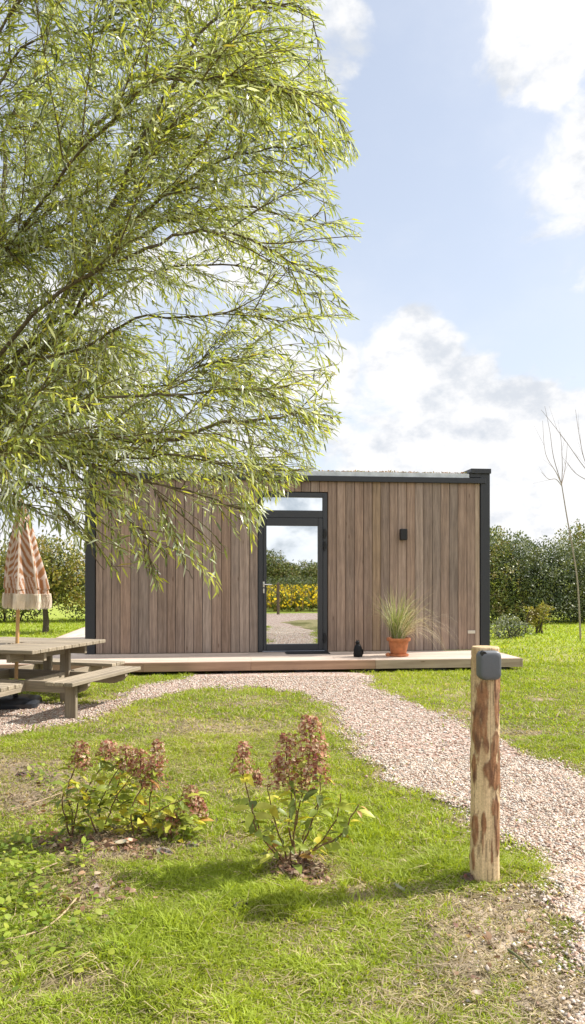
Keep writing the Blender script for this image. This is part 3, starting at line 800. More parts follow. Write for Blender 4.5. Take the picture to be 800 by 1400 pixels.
for (a, b) in ((723,736),(740,753),(865,879)):
    h = MB(); hx2 = facade(443.4); zz = (zf(a)+zf(b))/2
    h.tube([(hx2,-.058,zf(b)),(hx2,-.058,zf(a))], .014, 12); h.box(hx2-.035, hx2+.004, -.052, -.0405, zz-.03, zz+.03, bev=.003)
    h.box(hx2+.004, hx2+.03, -.046, -.0305, zz-.045, zz+.045, bev=.003); h.build('hinge', M_BLACK, door)
h = MB(); h.box(DL+.06, DR-.05, -.075, -.0405, .004, .022, bev=.003); h.build('threshold', M_STEEL if False else m_plain('sill_aluminium', (.2,.21,.24), .35, .5), cab)
lm = MB(); lx0, lx1 = facade(545.2), facade(554.4)
lm.box(lx0, lx1, -.13, -.04, zf(738), zf(722.5), bev=.01); lm.box(lx0+.02, lx1-.02, -.0405, -.026, zf(735), zf(725)); lm.build('wall_lamp', M_BLACK, cab)['label'] = 'small black up and down wall lamp'
pl_ = MB(); pl_.box(facade(638.8), facade(648.8), -.040, -.0265, .265, .315, bev=.003); pl_.build('wall_plate', M_PLATE, cab)

# ------------------------------------------------------------------ decking
deck = empty('deck', (O.x, O.y, 0), TH, label='low pale timber deck along the front and left side of the cabin', cat='deck')
DX0, DX1, DY0 = -4.27, 3.2, -1.23
db = MB(); y = DY0; k = 0
while y < -.06:
    y1 = min(y+.138, -.052)
    xj = [DX0, -1.6+(.9 if k % 2 else 0), 1.2-(.7 if k % 3 else 0), DX1]
    for a, b in zip(xj[:-1], xj[1:]):
        g = random.uniform(.88, 1.1); db.box(a+.001, b-.001, y+.002, y1-.002, DZ-.028, DZ-.0005, (.50*g,.415*g,.35*g), .002)
    y = y1; k += 1
x = DX0
while x < XL-.03:
    x1 = min(x+.138, XL-.012); g = random.uniform(.88, 1.1)
    db.box(x+.002, x1-.002, -.05, 6.2, DZ-.028, DZ-.0005, (.50*g,.43*g,.37*g), .002); x = x1
db.build('deck_boards', M_DECK, deck)
fb = MB(); jo = facade(333)*.9
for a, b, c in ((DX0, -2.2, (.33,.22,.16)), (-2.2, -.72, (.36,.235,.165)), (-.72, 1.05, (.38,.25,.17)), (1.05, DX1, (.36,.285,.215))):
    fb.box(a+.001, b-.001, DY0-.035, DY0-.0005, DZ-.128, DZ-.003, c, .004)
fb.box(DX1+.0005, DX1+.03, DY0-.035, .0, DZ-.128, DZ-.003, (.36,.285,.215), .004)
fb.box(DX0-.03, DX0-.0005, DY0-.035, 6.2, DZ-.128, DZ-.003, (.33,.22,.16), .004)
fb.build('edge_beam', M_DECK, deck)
for xx in (-4.0,-3,-2,-1,0,1,2,2.9):
    for yy in (DY0+.12, -.3): ft = MB(); ft.box(xx-.1, xx+.1, yy-.1, yy+.1, -.08, DZ-.03); ft.build('support_block', M_BLACK, deck)

# mat, figurine, pot
mt = MB(); a, b = facade(388.5), facade(446.5); mt.box(a, b, -.40, -.08, DZ, DZ+.012, bev=.004)
for k in range(12): mt.box(a+.02, b-.02, -.385+k*.025, -.375+k*.025, DZ+.0125, DZ+.017)
o = mt.build('door_mat', M_BLACK, None, loc=(O.x, O.y, 0), rot=(0, 0, TH)); tag(o, 'thin black mat on the deck in front of the glass door', 'mat')
def cl2w(x, y, z=DZ): return Vector((O.x+x*CT-y*ST, O.y+x*ST+y*CT, z))
fp = G(489.5, 898, DZ)
fg = empty('cat_figurine', (fp.x, fp.y, DZ), R(15), label='small black animal shaped ornament standing on the deck near the door', cat='ornament')
m = MB(); prof = [(0.0,0),(.062,0),(.066,.012),(.066,.05),(.063,.10),(.056,.14),(.043,.17),(.030,.19),(.02,.20)]
m.lathe(prof, 20); m.build('body', M_FIG, fg, True)
m = MB(); m.lathe([(.004,.178),(.026,.186),(.033,.203),(.030,.222),(.016,.236),(.002,.24)], 16, c=(-.006,0,0))
m.add([(-.028,-.008,.222),(-.006,-.008,.228),(-.018,0,.262),(-.028,.008,.222),(-.006,.008,.228)], [(0,1,2),(4,3,2),(0,2,3),(1,4,2)])
m.add([(.002,-.008,.228),(.022,-.008,.222),(.013,0,.256),(.002,.008,.228),(.022,.008,.222)], [(0,1,2),(4,3,2),(0,2,3),(1,4,2)])
m.build('head', M_FIG, fg, True)
m = MB(); m.tube([(.055,0,.02),(.075,-.005,.05),(.072,-.01,.09),(.055,-.01,.115)], [.014,.012,.012,.010], 8); m.build('tail', M_FIG, fg, True)
pp = G(545, 897, DZ)
pot = empty('plant_pot', (pp.x, pp.y, DZ), 0, label='terracotta pot and saucer holding a tuft of pale ornamental grass', cat='plant pot')
m = MB(); m.lathe([(.125,0),(.145,.004),(.152,.03),(.150,.034),(.140,.034),(.12,.012),(.0,.012)], 40); m.build('saucer', M_TERRA, pot, True)
m = MB(); m.lathe([(.0,.013),(.108,.013),(.112,.018),(.150,.225),(.172,.227),(.176,.232),(.178,.268),(.174,.272),(.163,.272),(.160,.25),(.0,.25)], 40); m.build('pot', M_TERRA, pot, True)
m = MB(); m.lathe([(0,.248),(.158,.252),(.0,.262)], 20); m.build('soil', M_SOIL, pot, True)
m = MB(); m.tube([(-.16,-.05,.0),(-.17,-.05,.03),(-.155,-.05,.055)], [.03,.034,.012], 10); st_ = m.build('pebble', M_TERRA, pot, True)
m = MB(); random.seed(5)
for k in range(430):
    a = random.random()*6.283; r = random.random()**.6*.10; dry = random.random() < .35
    p = Vector((math.cos(a)*r, math.sin(a)*r, .255)); sp = random.uniform(.05, .42)*(1.9 if dry else 1)
    d = Vector((math.cos(a)*sp+(.35 if dry else -.02), math.sin(a)*sp*.6, 1)).normalized()
    L = random.uniform(.35, .86)*(1.2 if dry else 1); n = 7; pts = [p.copy()]; dr = random.uniform(.08, .42)*(1.15 if dry else 1)
    for q in range(n):
        d = (d+Vector((.03, 0, -dr*(.4+1.2*q/n)))+rv(.06)).normalized(); p = p+d*L/n; pts.append(p.copy())
    c = random.choice([(.62,.54,.38),(.70,.63,.46),(.45,.32,.2)]) if dry else random.choice([(.22,.27,.08),(.30,.33,.12),(.40,.40,.20),(.16,.21,.06),(.34,.36,.1)])
    sd_ = Vector((math.sin(a), -math.cos(a), 0)); wd = .0042 if dry else .0052; vs = []
    for q, P_ in enumerate(pts):
        ww = wd*(1-q/(n+1)); vs += [P_-sd_*ww, P_+sd_*ww]
    m.add(vs, [(2*q, 2*q+1, 2*q+3, 2*q+2) for q in range(n)], c)
m.build('ornamental_grass', M_POTGRASS, pot)

# ------------------------------------------------------------------ bollard post with socket box
random.seed(3)
pb = G(663.5, 1203); pz = hz(pb.x, pb.y); PH = 1.035-pz
post = empty('wooden_post', (pb.x, pb.y, pz), 0, label='debarked round wooden post with brown bark patches at the edge of the gravel', cat='post')
# patches seen on the camera side: (fraction of width -1..1, height m, half width, half height)
PATCH = [(-.45,.80,.42,.10),(-.72,.68,.25,.13),(-.3,.73,.2,.12),(.62,.80,.24,.15),(.78,.88,.2,.10),(.35,.56,.25,.08),(.5,.62,.3,.06),(.45,.47,.52,.06),(.1,.50,.5,.045),(.82,.50,.12,.12),(-.88,.50,.1,.07),
         (.55,.30,.22,.11),(.65,.22,.22,.10),(.3,.335,.15,.04),(-.35,.27,.18,.05),(-.8,.24,.18,.08),(-.4,.20,.06,.07),(-.9,.1,.08,.06),(-.15,.60,.16,.035),(.2,.14,.08,.05)]
def bark_amt(fx, z, a):
    t = 0
    if math.sin(a) < .15:
        for cx, cz, hx_, hz_ in PATCH:
            q = math.sqrt(((fx-cx)/hx_)**2+((z-cz)/hz_)**2)
            t = max(t, 1.58-1.2*q)
    else:
        t = .6*mnoise.noise(Vector((math.cos(a)*2, math.sin(a)*2, z*3)))+.15
    t += .42*mnoise.noise(Vector((math.cos(a)*4, math.sin(a)*4, z*22)))+.2*mnoise.noise(Vector((math.cos(a)*14, math.sin(a)*14, z*60)))
    return min(1, max(0, (t-.25)*3.2))
nr, nh = 120, 230; vs = []; cs = []
for jz in range(nh+1):
    z = -.06+(PH+.06)*jz/nh
    for ja in range(nr):
        a = 2*math.pi*ja/nr
        r = .0635-.004*(z/PH)+.0035*mnoise.noise(Vector((math.cos(a)*1.3, math.sin(a)*1.3, z*4)))+.0016*mnoise.noise(Vector((math.cos(a)*6, math.sin(a)*6, z*5)))
        bk = bark_amt(math.cos(a), z, a); r += (.0042+.0018*mnoise.noise(Vector((math.cos(a)*9, math.sin(a)*9, z*30))))*bk
        gr_ = mnoise.noise(Vector((math.cos(a)*9, math.sin(a)*9, z*1.6)))
        crack = 1 if abs(mnoise.noise(Vector((math.cos(a)*4, math.sin(a)*4, z*.9+9)))) > .03 else .55
        g = (1+.28*gr_+.18*mnoise.noise(Vector((math.cos(a)*30, math.sin(a)*30, z*5))))*crack
        wood = Vector((.56, .42, .25))*g; n5 = mnoise.noise(Vector((a*3, z*14, 2)))
        stain = max(0, mnoise.noise(Vector((math.cos(a)*2.2+7, math.sin(a)*2.2, z*2.4))))
        wood = wood.lerp(Vector((.36,.24,.13)), min(1, stain*1.2))
        bark = Vector((.26,.13,.065)).lerp(Vector((.14,.075,.045)), min(1, max(0, n5*2+.3))).lerp(Vector((.36,.22,.12)), max(0, min(1, 1.6*mnoise.noise(Vector((math.cos(a)*7, math.sin(a)*7, z*18))))))
        if 0 < bk < .75: bark = bark*.6
        c = wood.lerp(bark, bk); cs.append(tuple(c))
        r -= .002*(crack < 1)
        zz = z; 
        if jz == nh: r -= .004
        vs.append((math.cos(a)*r, math.sin(a)*r, zz))
fs = [(jz*nr+ja, jz*nr+(ja+1) % nr, (jz+1)*nr+(ja+1) % nr, (jz+1)*nr+ja) for jz in range(nh) for ja in range(nr)]
m = MB(); m.add(vs, fs, cs); ring = nh*nr
m.add([vs[ring+j] for j in range(nr)]+[(0, 0, PH+.001)], [(j, (j+1) % nr, nr) for j in range(nr)], (.42,.31,.18))
m.build('post', m_col('debarked_wood', .8, 0, .18, 120, spec=.2, bs=.35), post, True)
m = MB()                                # grey rounded housing with a shaped front
bw, bh = .054, .064; cx_, cz_ = -.014, PH-.073
def rrect(w_, h_, r_, y_, n=8):
    out = []
    for (sx, sy, a0) in ((1,1,0),(-1,1,90),(-1,-1,180),(1,-1,270)):
        for k in range(n+1):
            a = R(a0+90*k/n); out.append((cx_+sx*(w_-r_)+r_*math.cos(a), y_, cz_+sy*(h_-r_)+r_*math.sin(a)))
    return out
layers = [(.046,.060,.022,-.045),(.048,.062,.022,-.066),(.048,.063,.024,-.088),(.046,.061,.024,-.097),(.041,.056,.022,-.103),(.030,.045,.018,-.105)]
vs = []; n = 36
for l in layers: vs += rrect(*l)
fs = [(i*n+j, i*n+(j+1) % n, (i+1)*n+(j+1) % n, (i+1)*n+j) for i in range(len(layers)-1) for j in range(n)]
fs.append(tuple(range((len(layers)-1)*n, len(layers)*n))); m.add(vs, fs)
bx = m.build('socket_box', M_BOXG, post, True, rot=(0, 0, R(8))); bx['label'] = 'rounded grey plastic box screwed to the post top'
m = MB(); m.tube([(cx_-.034,-.085,cz_+.054),(cx_-.034,-.103,cz_+.05)], .012, 14); m.build('button', M_BLACK, bx)

# ------------------------------------------------------------------ picnic table (square, four benches)
tc = Vector((-2.88, 7.62, 0)); tz = hz(tc.x, tc.y)
PT = empty('picnic_table', (tc.x, tc.y, tz), R(-16), label='square weathered wooden picnic table with a bench on each side', cat='picnic table')
def wc(g=None):
    g = g or random.uniform(.8, 1.15); return (.30*g, .255*g, .19*g)
TT = .66; m = MB(); n = 10
for k in range(n):
    y0 = -.66+k*1.32/n; g = random.uniform(.82, 1.12)
    if k in (4, 5):                     # hole for the pole between the middle boards
        m.box(-.665, -.04, y0+.003, y0+1.32/n-.003, TT-.036, TT, wc(g), .004); m.box(.04, .665, y0+.003, y0+1.32/n-.003, TT-.036, TT, wc(g), .004)
    else: m.box(-.665, .665, y0+.003, y0+1.32/n-.003, TT-.036, TT, wc(g), .004)
m.build('tabletop', M_TABLE, PT)
SH = .375
def seat(rot):
    m = MB(); Mr = Matrix.Rotation(R(rot), 4, 'Z')
    for k in range(3):
        y0 = .80+k*.099
        m.box(-.66, .66, y0+.003, y0+.094, SH-.036, SH, wc(), .004)
    s = m.build('seat', M_TABLE, PT); s.rotation_euler = (0, 0, R(rot)); return s
for r_ in (0, 90, 180, 270): seat(r_)
for r_ in (0, 90):
    for s in (-.36, .36):
        m = MB(); z1 = SH-.038-(.0 if r_ == 0 else .0); h_ = .105
        off = 0 if r_ == 0 else .0
        pts = []
        # beam with rounded underside ends
        y0 = s-.022; y1 = s+.022
        prof = [(-1.08,z1),(-1.08,z1-.03),(-1.04,z1-.075),(-.95,z1-h_),(.95,z1-h_),(1.04,z1-.075),(1.08,z1-.03),(1.08,z1)]
        if r_ == 90: prof = [(a, b-.0015) for a, b in prof]
        vs = [(a, y0, b) for a, b in prof]+[(a, y1, b) for a, b in prof]; k = len(prof)
        fs = [tuple(range(k)), tuple(reversed(range(k, 2*k)))]+[(i, i+k, (i+1) % k+k, (i+1) % k) for i in range(k)]
        m.add(vs, fs, wc()); b_ = m.build('beam', M_TABLE, PT); b_.rotation_euler = (0, 0, R(r_))
        m = MB(); m.box(-.6, .6, y0, y1, TT-.037-.09-(.0015 if r_ else 0), TT-.037-(.0015 if r_ else 0), wc(), .003)
        b_ = m.build('top_support', M_TABLE, PT); b_.rotation_euler = (0, 0, R(r_))
for r_ in (0, 90, 180, 270):
    Mr = Matrix.Rotation(R(r_), 4, 'Z')
    if r_ in (90, 270):
        m = MB(); m.box(-.36, -.315, .31, .42, -.05, TT-.04, wc(), .004, M=Mr); m.build('leg', M_TIMBERZ, PT)
    if r_ in (0, 180):
        m = MB(); m.box(.0, .10, .46, .50, .22, TT-.04, wc(), .004, M=Mr); m.build('brace', M_TIMBERZ, PT)
    for sx in ((-1,) if r_ == 0 else (1,)):
        m = MB(); m.box(.385*sx+.0225, .385*sx+.067, .87, .99, -.06, SH-.04, wc(), .004, M=Mr); m.build('leg', M_TIMBERZ, PT)

# ------------------------------------------------------------------ parasol and its base
ub = Vector((tc.x+.0, tc.y-.02, 0)); uz = hz(ub.x, ub.y)
tilt = R(1.6)
par = empty('parasol', (ub.x, ub.y, uz), 0, label='closed terracotta and pink striped parasol with cream fringe standing through the table', cat='parasol')
par.rotation_euler = (0, tilt, 0)
m = MB(); m.tube([(0,0,.02),(0,0,2.12)], .019, 14); m.build('pole', M_POLE, par, True)
z0, z1 = 1.17, 2.12; nz, na = 90, 192; vs = []; cs = []
def urad(t, a):
    base = .018+.192*(1-t)**.74 if t < .97 else .018+.192*.03**.74
    fold = math.cos(a*8+1.2*t+.8*math.sin(a*2)); fold = 1+.20*fold*(1-t*.5)+.05*math.sin(a*3+t*7)
    return base*fold*(.93 if t < .06 else 1)
def stripe(a, t):
    # each gore carries its own slanted or arched bands
    gsec = int((a/(2*math.pi)*8)) % 8; u = (a/(2*math.pi)*8) % 1
    if gsec % 2 == 0: s = t*10+u*2.0
    else: s = t*10-u*2.0+.5
    if t < .18: s = u*5+t*4
    s += .4*math.sin(t*9+gsec*2)
    return (s % 1) < .5
for jz in range(nz+1):
    t = jz/nz; z = z0+(z1-z0)*t
    for ja in range(na):
        a = 2*math.pi*ja/na; r = urad(t, a)
        vs.append((r*math.cos(a)+.085*(1-t), r*math.sin(a), z+.012*math.sin(a*5)*(1-t)))
        u = (a/(2*math.pi)*8) % 1
        c = (.37,.18,.085) if stripe(a, t) else (.62,.52,.47)
        if u < .07: c = (.72,.62,.52)
        cs.append(c)
fs = [(jz*na+ja, jz*na+(ja+1) % na, (jz+1)*na+(ja+1) % na, (jz+1)*na+ja) for jz in range(nz) for ja in range(na)]
m = MB(); m.add(vs, fs, cs); cnp = m.build('canopy', M_FABRIC, par, True)
m = MB(); m.tube([(0,0,2.10),(0,0,2.13),(0,0,2.16)], [.022,.026,.008], 12); m.build('finial', M_POLE, par, True)
m = MB(); random.seed(9)
for k in range(1500):
    a = random.random()*6.283; r = urad(0, a)*random.uniform(.97, 1.06); L = random.uniform(.13, .165)
    p = Vector((r*math.cos(a)+.085, r*math.sin(a), z0+.012)); sdv = Vector((-math.sin(a), math.cos(a), 0))*.0022
    q = p+Vector((random.uniform(-.012,.012), random.uniform(-.012,.012), -L)); md = (p+q)/2+Vector((math.cos(a), math.sin(a), 0))*.006
    g = random.uniform(.8, 1.05)
    m.add([p-sdv, p+sdv, md+sdv, md-sdv, q+sdv*.8, q-sdv*.8], [(0,1,2,3),(3,2,4,5)], (.88*g,.81*g,.70*g))
m.build('fringe', M_FABRIC, par)
pbse = empty('umbrella_stand', (ub.x, ub.y, uz), R(12), label='black weighted stand on the ground under the picnic table', cat='umbrella stand')
m = MB()
def sq(w_, z_, r_=.07, n=6):
    out = []
    for (sx, sy, a0) in ((1,1,0),(-1,1,90),(-1,-1,180),(1,-1,270)):
        for k in range(n+1):
            a = R(a0+90*k/n); out.append((sx*(w_-r_)+r_*math.cos(a), sy*(w_-r_)+r_*math.sin(a), z_))
    return out
L_ = [sq(.23,0), sq(.245,.02), sq(.245,.06), sq(.22,.085), sq(.12,.11,.05), sq(.06,.115,.03)]
vs = [p for l in L_ for p in l]; n = 28
m.add(vs, [(i*n+j, i*n+(j+1) % n, (i+1)*n+(j+1) % n, (i+1)*n+j) for i in range(5) for j in range(n)]+[tuple(range(5*n, 6*n)), tuple(reversed(range(n)))])
m.build('weight', m_plain('dark_plastic', (.022,.026,.034), .35, 0, .2, 12, .1), pbse, True)
m = MB(); m.tube([(0,0,.10),(0,0,.22)], .027, 14); m.build('sleeve', M_BLACK, pbse, True)

# ------------------------------------------------------------------ hydrangeas
def hydrangea(base, stems, heads, nleaf, label, seed, extra):
    random.seed(seed)
    o = empty('hydrangea_bush', base, label=label, cat='hydrangea', group='hydrangeas with faded flower heads in the lawn'); B0 = Vector(base)
    LP = []; LD = []; LN = []; LL = []; LW = []; LC = []
    pal = [(.24,.29,.04),(.34,.38,.045),(.15,.19,.03),(.52,.46,.045),(.42,.42,.06),(.10,.13,.03),(.42,.24,.06)]
    pw = [4, 5, 2.5, 3, 3.5, 1.5, .9]
    for st in stems:
        pts = [p-B0 for p in spline(st, 12)]
        pts = [p+rv(.003) for p in pts]
        m = MB(); m.tube(pts, [.0048*(1-.5*k/12) for k in range(13)], 6, (.17,.10,.055)); m.build('stem', M_BARK, o, True)
        t0 = random.uniform(.25, .4)
        for q in range(nleaf):
            f = t0+(1-t0)*(q+random.random()*.6)/nleaf; k = min(11, int(f*12)); p = pts[k].lerp(pts[k+1], f*12-k)
            for s in (0, 1):
                if random.random() < .12: continue
                a = q*1.57+s*math.pi+random.uniform(-.6, .6)
                d = Vector((math.cos(a), math.sin(a), random.uniform(-.35, .65)))
                LP.append(p+d*.01); LD.append(d); LN.append(Vector((0,0,1))+rv(.35)); L = random.uniform(.038, .088)
                LL.append(L); LW.append(L*random.uniform(.36, .54)); g = random.uniform(.8, 1.2); c = random.choices(pal, pw)[0]; LC.append(tuple(x*g for x in c))
    for (p, n) in extra:                # low foliage round the foot
        for k in range(n):
            a = random.random()*6.28; r = random.random()*.16; q = Vector(p)-B0+Vector((math.cos(a)*r, math.sin(a)*r*.7, random.uniform(-.02, .10)))
            d = Vector((math.cos(a), math.sin(a), random.uniform(-.2, .6))); L = random.uniform(.04, .09)
            LP.append(q); LD.append(d); LN.append(Vector((0,0,1))+rv(.4)); LL.append(L); LW.append(L*.5); c = random.choices(pal, pw)[0]; LC.append(c)
    # leaf blades with a mid rib fold, finer than the willow's
    P = np.array([tuple(p) for p in LP]); D = np.array([tuple(p) for p in LD]); N = np.array([tuple(p) for p in LN]); L = np.array(LL); Wd = np.array(LW); C = np.array(LC)
    D /= np.linalg.norm(D, axis=1, keepdims=True); S = np.cross(D, N); S /= np.linalg.norm(S, axis=1, keepdims=True); U = np.cross(S, D)
    rows = []; tt = [0, .18, .42, .68, .88, 1]; ww = [0.02, .72, 1, .8, .35, .01]; dr = .22+.3*rng.random(len(P))
    for t, w_ in zip(tt, ww):
        c = P+D*(L*t)[:, None]-U*(L*dr*t*t)[:, None]
        e = S*(Wd*.5*w_)[:, None]; up = U*(Wd*.16*w_)[:, None]
        rows += [c-e+up, c, c+e+up]
    Vv = np.stack(rows, 1).reshape(-1, 3); b = np.arange(len(P))[:, None]*18; Q = []
    for r_ in range(5):
        for s in (0, 1): Q.append(b+np.array([[r_*3+s, r_*3+s+1, (r_+1)*3+s+1, (r_+1)*3+s]]))
    np_mesh('leaves', Vv, np.concatenate(Q), np.zeros((0, 3), int), np.repeat(C, 18, 0), M_HYD, o, True)
    fpal = [(.42,.23,.14),(.34,.16,.10),(.50,.34,.22),(.26,.11,.07),(.56,.44,.30),(.36,.13,.11),(.24,.11,.06),(.48,.32,.2)]
    for (c0, w_, h_, nf) in heads:
        w_ *= 1.08; nf = int(nf*.95)
        m = MB(); c0 = Vector(c0)-B0
        m.tube([c0-Vector((0,0,h_*.6)), c0+Vector((0,0,h_*.4))], .003, 5, (.2,.1,.06))
        for k in range(nf):
            t = random.random(); a = random.random()*6.283; rr = w_*.5*(1-.75*max(0, t-.25))*(random.random()**.4)*(1+.55*mnoise.noise(Vector((math.cos(a)*1.6+c0.x*20, math.sin(a)*1.6, t*3.5))))
            p = c0+Vector((math.cos(a)*rr, math.sin(a)*rr, -h_/2+h_*t)); nn = (Vector((math.cos(a), math.sin(a), .5+t))+rv(.5)).normalized()
            u = nn.orthogonal().normalized(); v_ = nn.cross(u); s = random.uniform(.006, .0105); c = random.choice(fpal); g = random.uniform(.75, 1.25)
            for q in range(4):
                a2 = q*1.571+random.uniform(-.2, .2); dd = u*math.cos(a2)+v_*math.sin(a2); sd_ = nn.cross(dd); cu = nn*s*random.uniform(-.5, .9)
                m.add([p, p+dd*s*.6+sd_*s*.5+cu*.3, p+dd*s*1.15+cu, p+dd*s*.6-sd_*s*.5+cu*.3], [(0,1,2,3)], tuple(x*g for x in c))
        m.build('flower_head', M_FLOWER, o)
ZR = 3.35; bR = G(405, 1192); bR.z = hz(bR.x, bR.y)
def q3(px, py, dz=0.0, Z=ZR): return W(px, py, Z+dz)
baseR = [q3(398,1190), q3(410,1188,.03), q3(404,1192,-.03)]
tipsR = [[(362,1150,0),(352,1130,.02),(335,1070,.02),(332,1052,.03)], [(395,1130,0),(398,1085,0),(394,1045,0)], [(402,1140,.02),(415,1080,.02),(424,1030,.02)],
         [(420,1140,-.03),(436,1100,-.04),(438,1060,-.04)], [(425,1165,.0),(455,1130,0),(467,1085,.02)], [(430,1160,-.05),(465,1145,-.06),(480,1118,-.06),(492,1100,-.06)],
         [(385,1150,.05),(372,1110,.08),(365,1075,.08)], [(412,1150,.08),(430,1110,.1),(440,1085,.1)], [(380,1165,-.06),(350,1135,-.09),(345,1100,-.1)], [(400,1150,-.06),(405,1110,-.1),(402,1080,-.1)]]
hydrangea(tuple(bR), [[baseR[i % 3]]+[q3(*t) for t in T] for i, T in enumerate(tipsR)],
  [(q3(332,1036,.03), .105, .14, 190), (q3(392,1028,0), .12, .17, 270), (q3(380,1055,.05), .10, .14, 160), (q3(424,1005,.02), .155, .18, 360), (q3(432,1045,-.04), .13, .16, 260), (q3(412,1060,.06), .12, .14, 180), (q3(352,1064,.08), .07, .07, 90)],
  11, 'hydrangea bush in the middle with a tall cluster of red brown flower heads', 21, [((bR.x-.05, bR.y-.02, .05), 14)])
ZL = 3.75; bL = G(160, 1148); bL.z = hz(bL.x, bL.y)
def q4(px, py, dz=0.0): return W(px, py, ZL+dz)
foot = [q4(98,1150), q4(140,1152,.05), q4(185,1150,-.05), q4(215,1148)]
tipsL = [(0,[(99,1110,0),(92,1080,.02),(104,1045,.02),(110,1035,.02)]), (0,[(104,1110,.0),(118,1080,.05),(140,1045,.08),(145,1030,.08)]), (1,[(135,1110,.05),(150,1070,.05),(175,1035,.05)]),
         (1,[(150,1110,0),(165,1080,0),(190,1050,0)]), (2,[(180,1110,-.05),(195,1075,-.05),(215,1045,-.05)]), (2,[(195,1120,-.05),(225,1105,-.08),(255,1090,-.08)]),
         (3,[(220,1130,.0),(240,1110,.05),(268,1085,.05)]), (2,[(170,1120,.1),(160,1085,.12),(165,1060,.12)]), (0,[(90,1120,-.06),(85,1090,-.08),(95,1065,-.08)]), (3,[(205,1125,.1),(205,1090,.12),(212,1070,.12)]), (1,[(125,1125,-.1),(120,1100,-.12),(128,1080,-.12)])]
hydrangea(tuple(bL), [[foot[i]]+[q4(*t) for t in T] for i, T in tipsL],
  [(q4(112,1032,.02), .12, .14, 210), (q4(148,1024,.08), .11, .09, 170), (q4(172,1035,.05), .13, .12, 170), (q4(192,1042,0), .14, .14, 220), (q4(215,1032,-.05), .10, .15, 190), (q4(208,1062,.0), .14, .11, 180), (q4(260,1092,-.02), .12, .13, 190), (q4(272,1103,.02), .09, .09, 130), (q4(234,1125,-.05), .09, .12, 110)],
  15, 'low wide hydrangea bush on bare soil left of the other one', 22, [((bL.x-.12, bL.y, .04), 40), ((bL.x+.12, bL.y, .04), 50), ((bL.x+.27, bL.y, .04), 40)])

# ------------------------------------------------------------------ loose things on the lawn
random.seed(31)
def clod(px, py, w_, h_, label, col=(.10,.075,.055)):
    p = G(px, py); m = MB(); vs = []; n1_, n2_ = 14, 9
    for i in range(n2_+1):
        th = math.pi*i/n2_
        for j in range(n1_):
            a = 6.283*j/n1_; d = Vector((math.sin(th)*math.cos(a), math.sin(th)*math.sin(a), math.cos(th)))
            r = 1+.35*mnoise.noise(d*2+Vector((px, py, 0)))+.25*mnoise.noise(d*6+Vector((px, py, 0)))
            vs.append((d.x*r*w_*.5, d.y*r*w_*.42, d.z*r*h_*.6+h_*.25))
    fs = [(i*n1_+j, i*n1_+(j+1) % n1_, (i+1)*n1_+(j+1) % n1_, (i+1)*n1_+j) for i in range(n2_) for j in range(n1_)]
    m.add(vs, fs, [tuple(c*random.uniform(.6, 1.4) for c in col) for _ in vs])
    o = m.build('soil_clod', M_CLOD, None, loc=(p.x, p.y, hz(p.x, p.y)-.005)); tag(o, label, 'clod', 'dark soil clods on the lawn')
clod(328,1246,.085,.05,'dark soil clod left of the tip of the post shadow')
clod(312,1182,.075,.05,'dark soil clod left of the foot of the middle hydrangea')
clod(30,1060,.09,.035,'dark clod on the bare soil at the left edge')
clod(222,1172,.09,.05,'grey soil clod below the left hydrangea', (.2,.16,.13))
clod(262,1160,.07,.045,'grey brown clod at the right foot of the left hydrangea', (.18,.14,.11))
clod(640,1206,.06,.05,'dark clod against the left foot of the post')
clod(672,1293,.028,.018,'small dark clod on the bare soil below the post')
clod(455,1268,.06,.02,'flat dark clod in the grass left of the bare soil')
def leaf(px, py, L, a, col, label):
    p = G(px, py); m = MB(); n = 7; vs = []; cs = []
    for k in range(n):
        t = k/(n-1); w_ = math.sin(math.pi*min(1, t*.9+.08))**.8*L*.24
        for s in (-1, 0, 1): vs.append(((t-.5)*L, s*w_, .010+.14*L*abs(s)+.22*L*(t-.5)**2)); cs.append(tuple(c*random.uniform(.85, 1.1) for c in col))
    m.add(vs, [(3*k+s, 3*k+s+1, 3*k+s+4, 3*k+s+3) for k in range(n-1) for s in (0, 1)], cs)
    o = m.build('fallen_leaf', M_HYD, None, True, loc=(p.x, p.y, hz(p.x, p.y)+.022), rot=(random.uniform(-.3,.5), random.uniform(-.3,.3), R(a))); tag(o, label, 'fallen leaf', 'fallen leaves on the lawn')
leaf(177,1166,.07,40,(.55,.30,.18),'orange brown fallen leaf below the left hydrangea')
leaf(166,1170,.06,30,(.5,.45,.33),'pale fallen leaf beside the orange brown one')
leaf(68,1150,.09,5,(.45,.22,.11),'rusty fallen leaf under the left end of the left hydrangea')
leaf(545,1222,.06,-50,(.30,.32,.2),'pale green leaf lying in the post shadow')
leaf(652,1372,.045,20,(.42,.34,.26),'pale crumpled leaf near the lower edge')
leaf(262,1018,.05,20,(.6,.5,.4),'pale fallen leaf on the lawn behind the left hydrangea')
def stick(pts, r, label, col=(.38,.29,.18)):
    P_ = [G(*p) for p in pts]; P_ = [Vector((p.x, p.y, hz(p.x, p.y)+.018+r)) for p in P_]; b = P_[0].copy(); m = MB()
    m.tube([p-b for p in spline(P_, 10)], [r*(1-.4*k/10) for k in range(11)], 6, col)
    o = m.build('stick', M_BARK, None, True, loc=b); tag(o, label, 'stick', 'dry sticks on the lawn')
stick([(108,1229),(90,1248),(62,1270),(30,1283),(0,1288)], .0042, 'long pale curved stick in the lower left grass')
stick([(78,1192),(50,1200),(25,1210)], .004, 'short pale stick on the soil below the left hydrangea')
stick([(16,1218),(22,1232),(20,1252)], .0028, 'thin short upright lying stick at the left edge')
stick([(60,1148),(30,1152),(0,1160)], .0035, 'straight dry stick lying left of the left hydrangea')
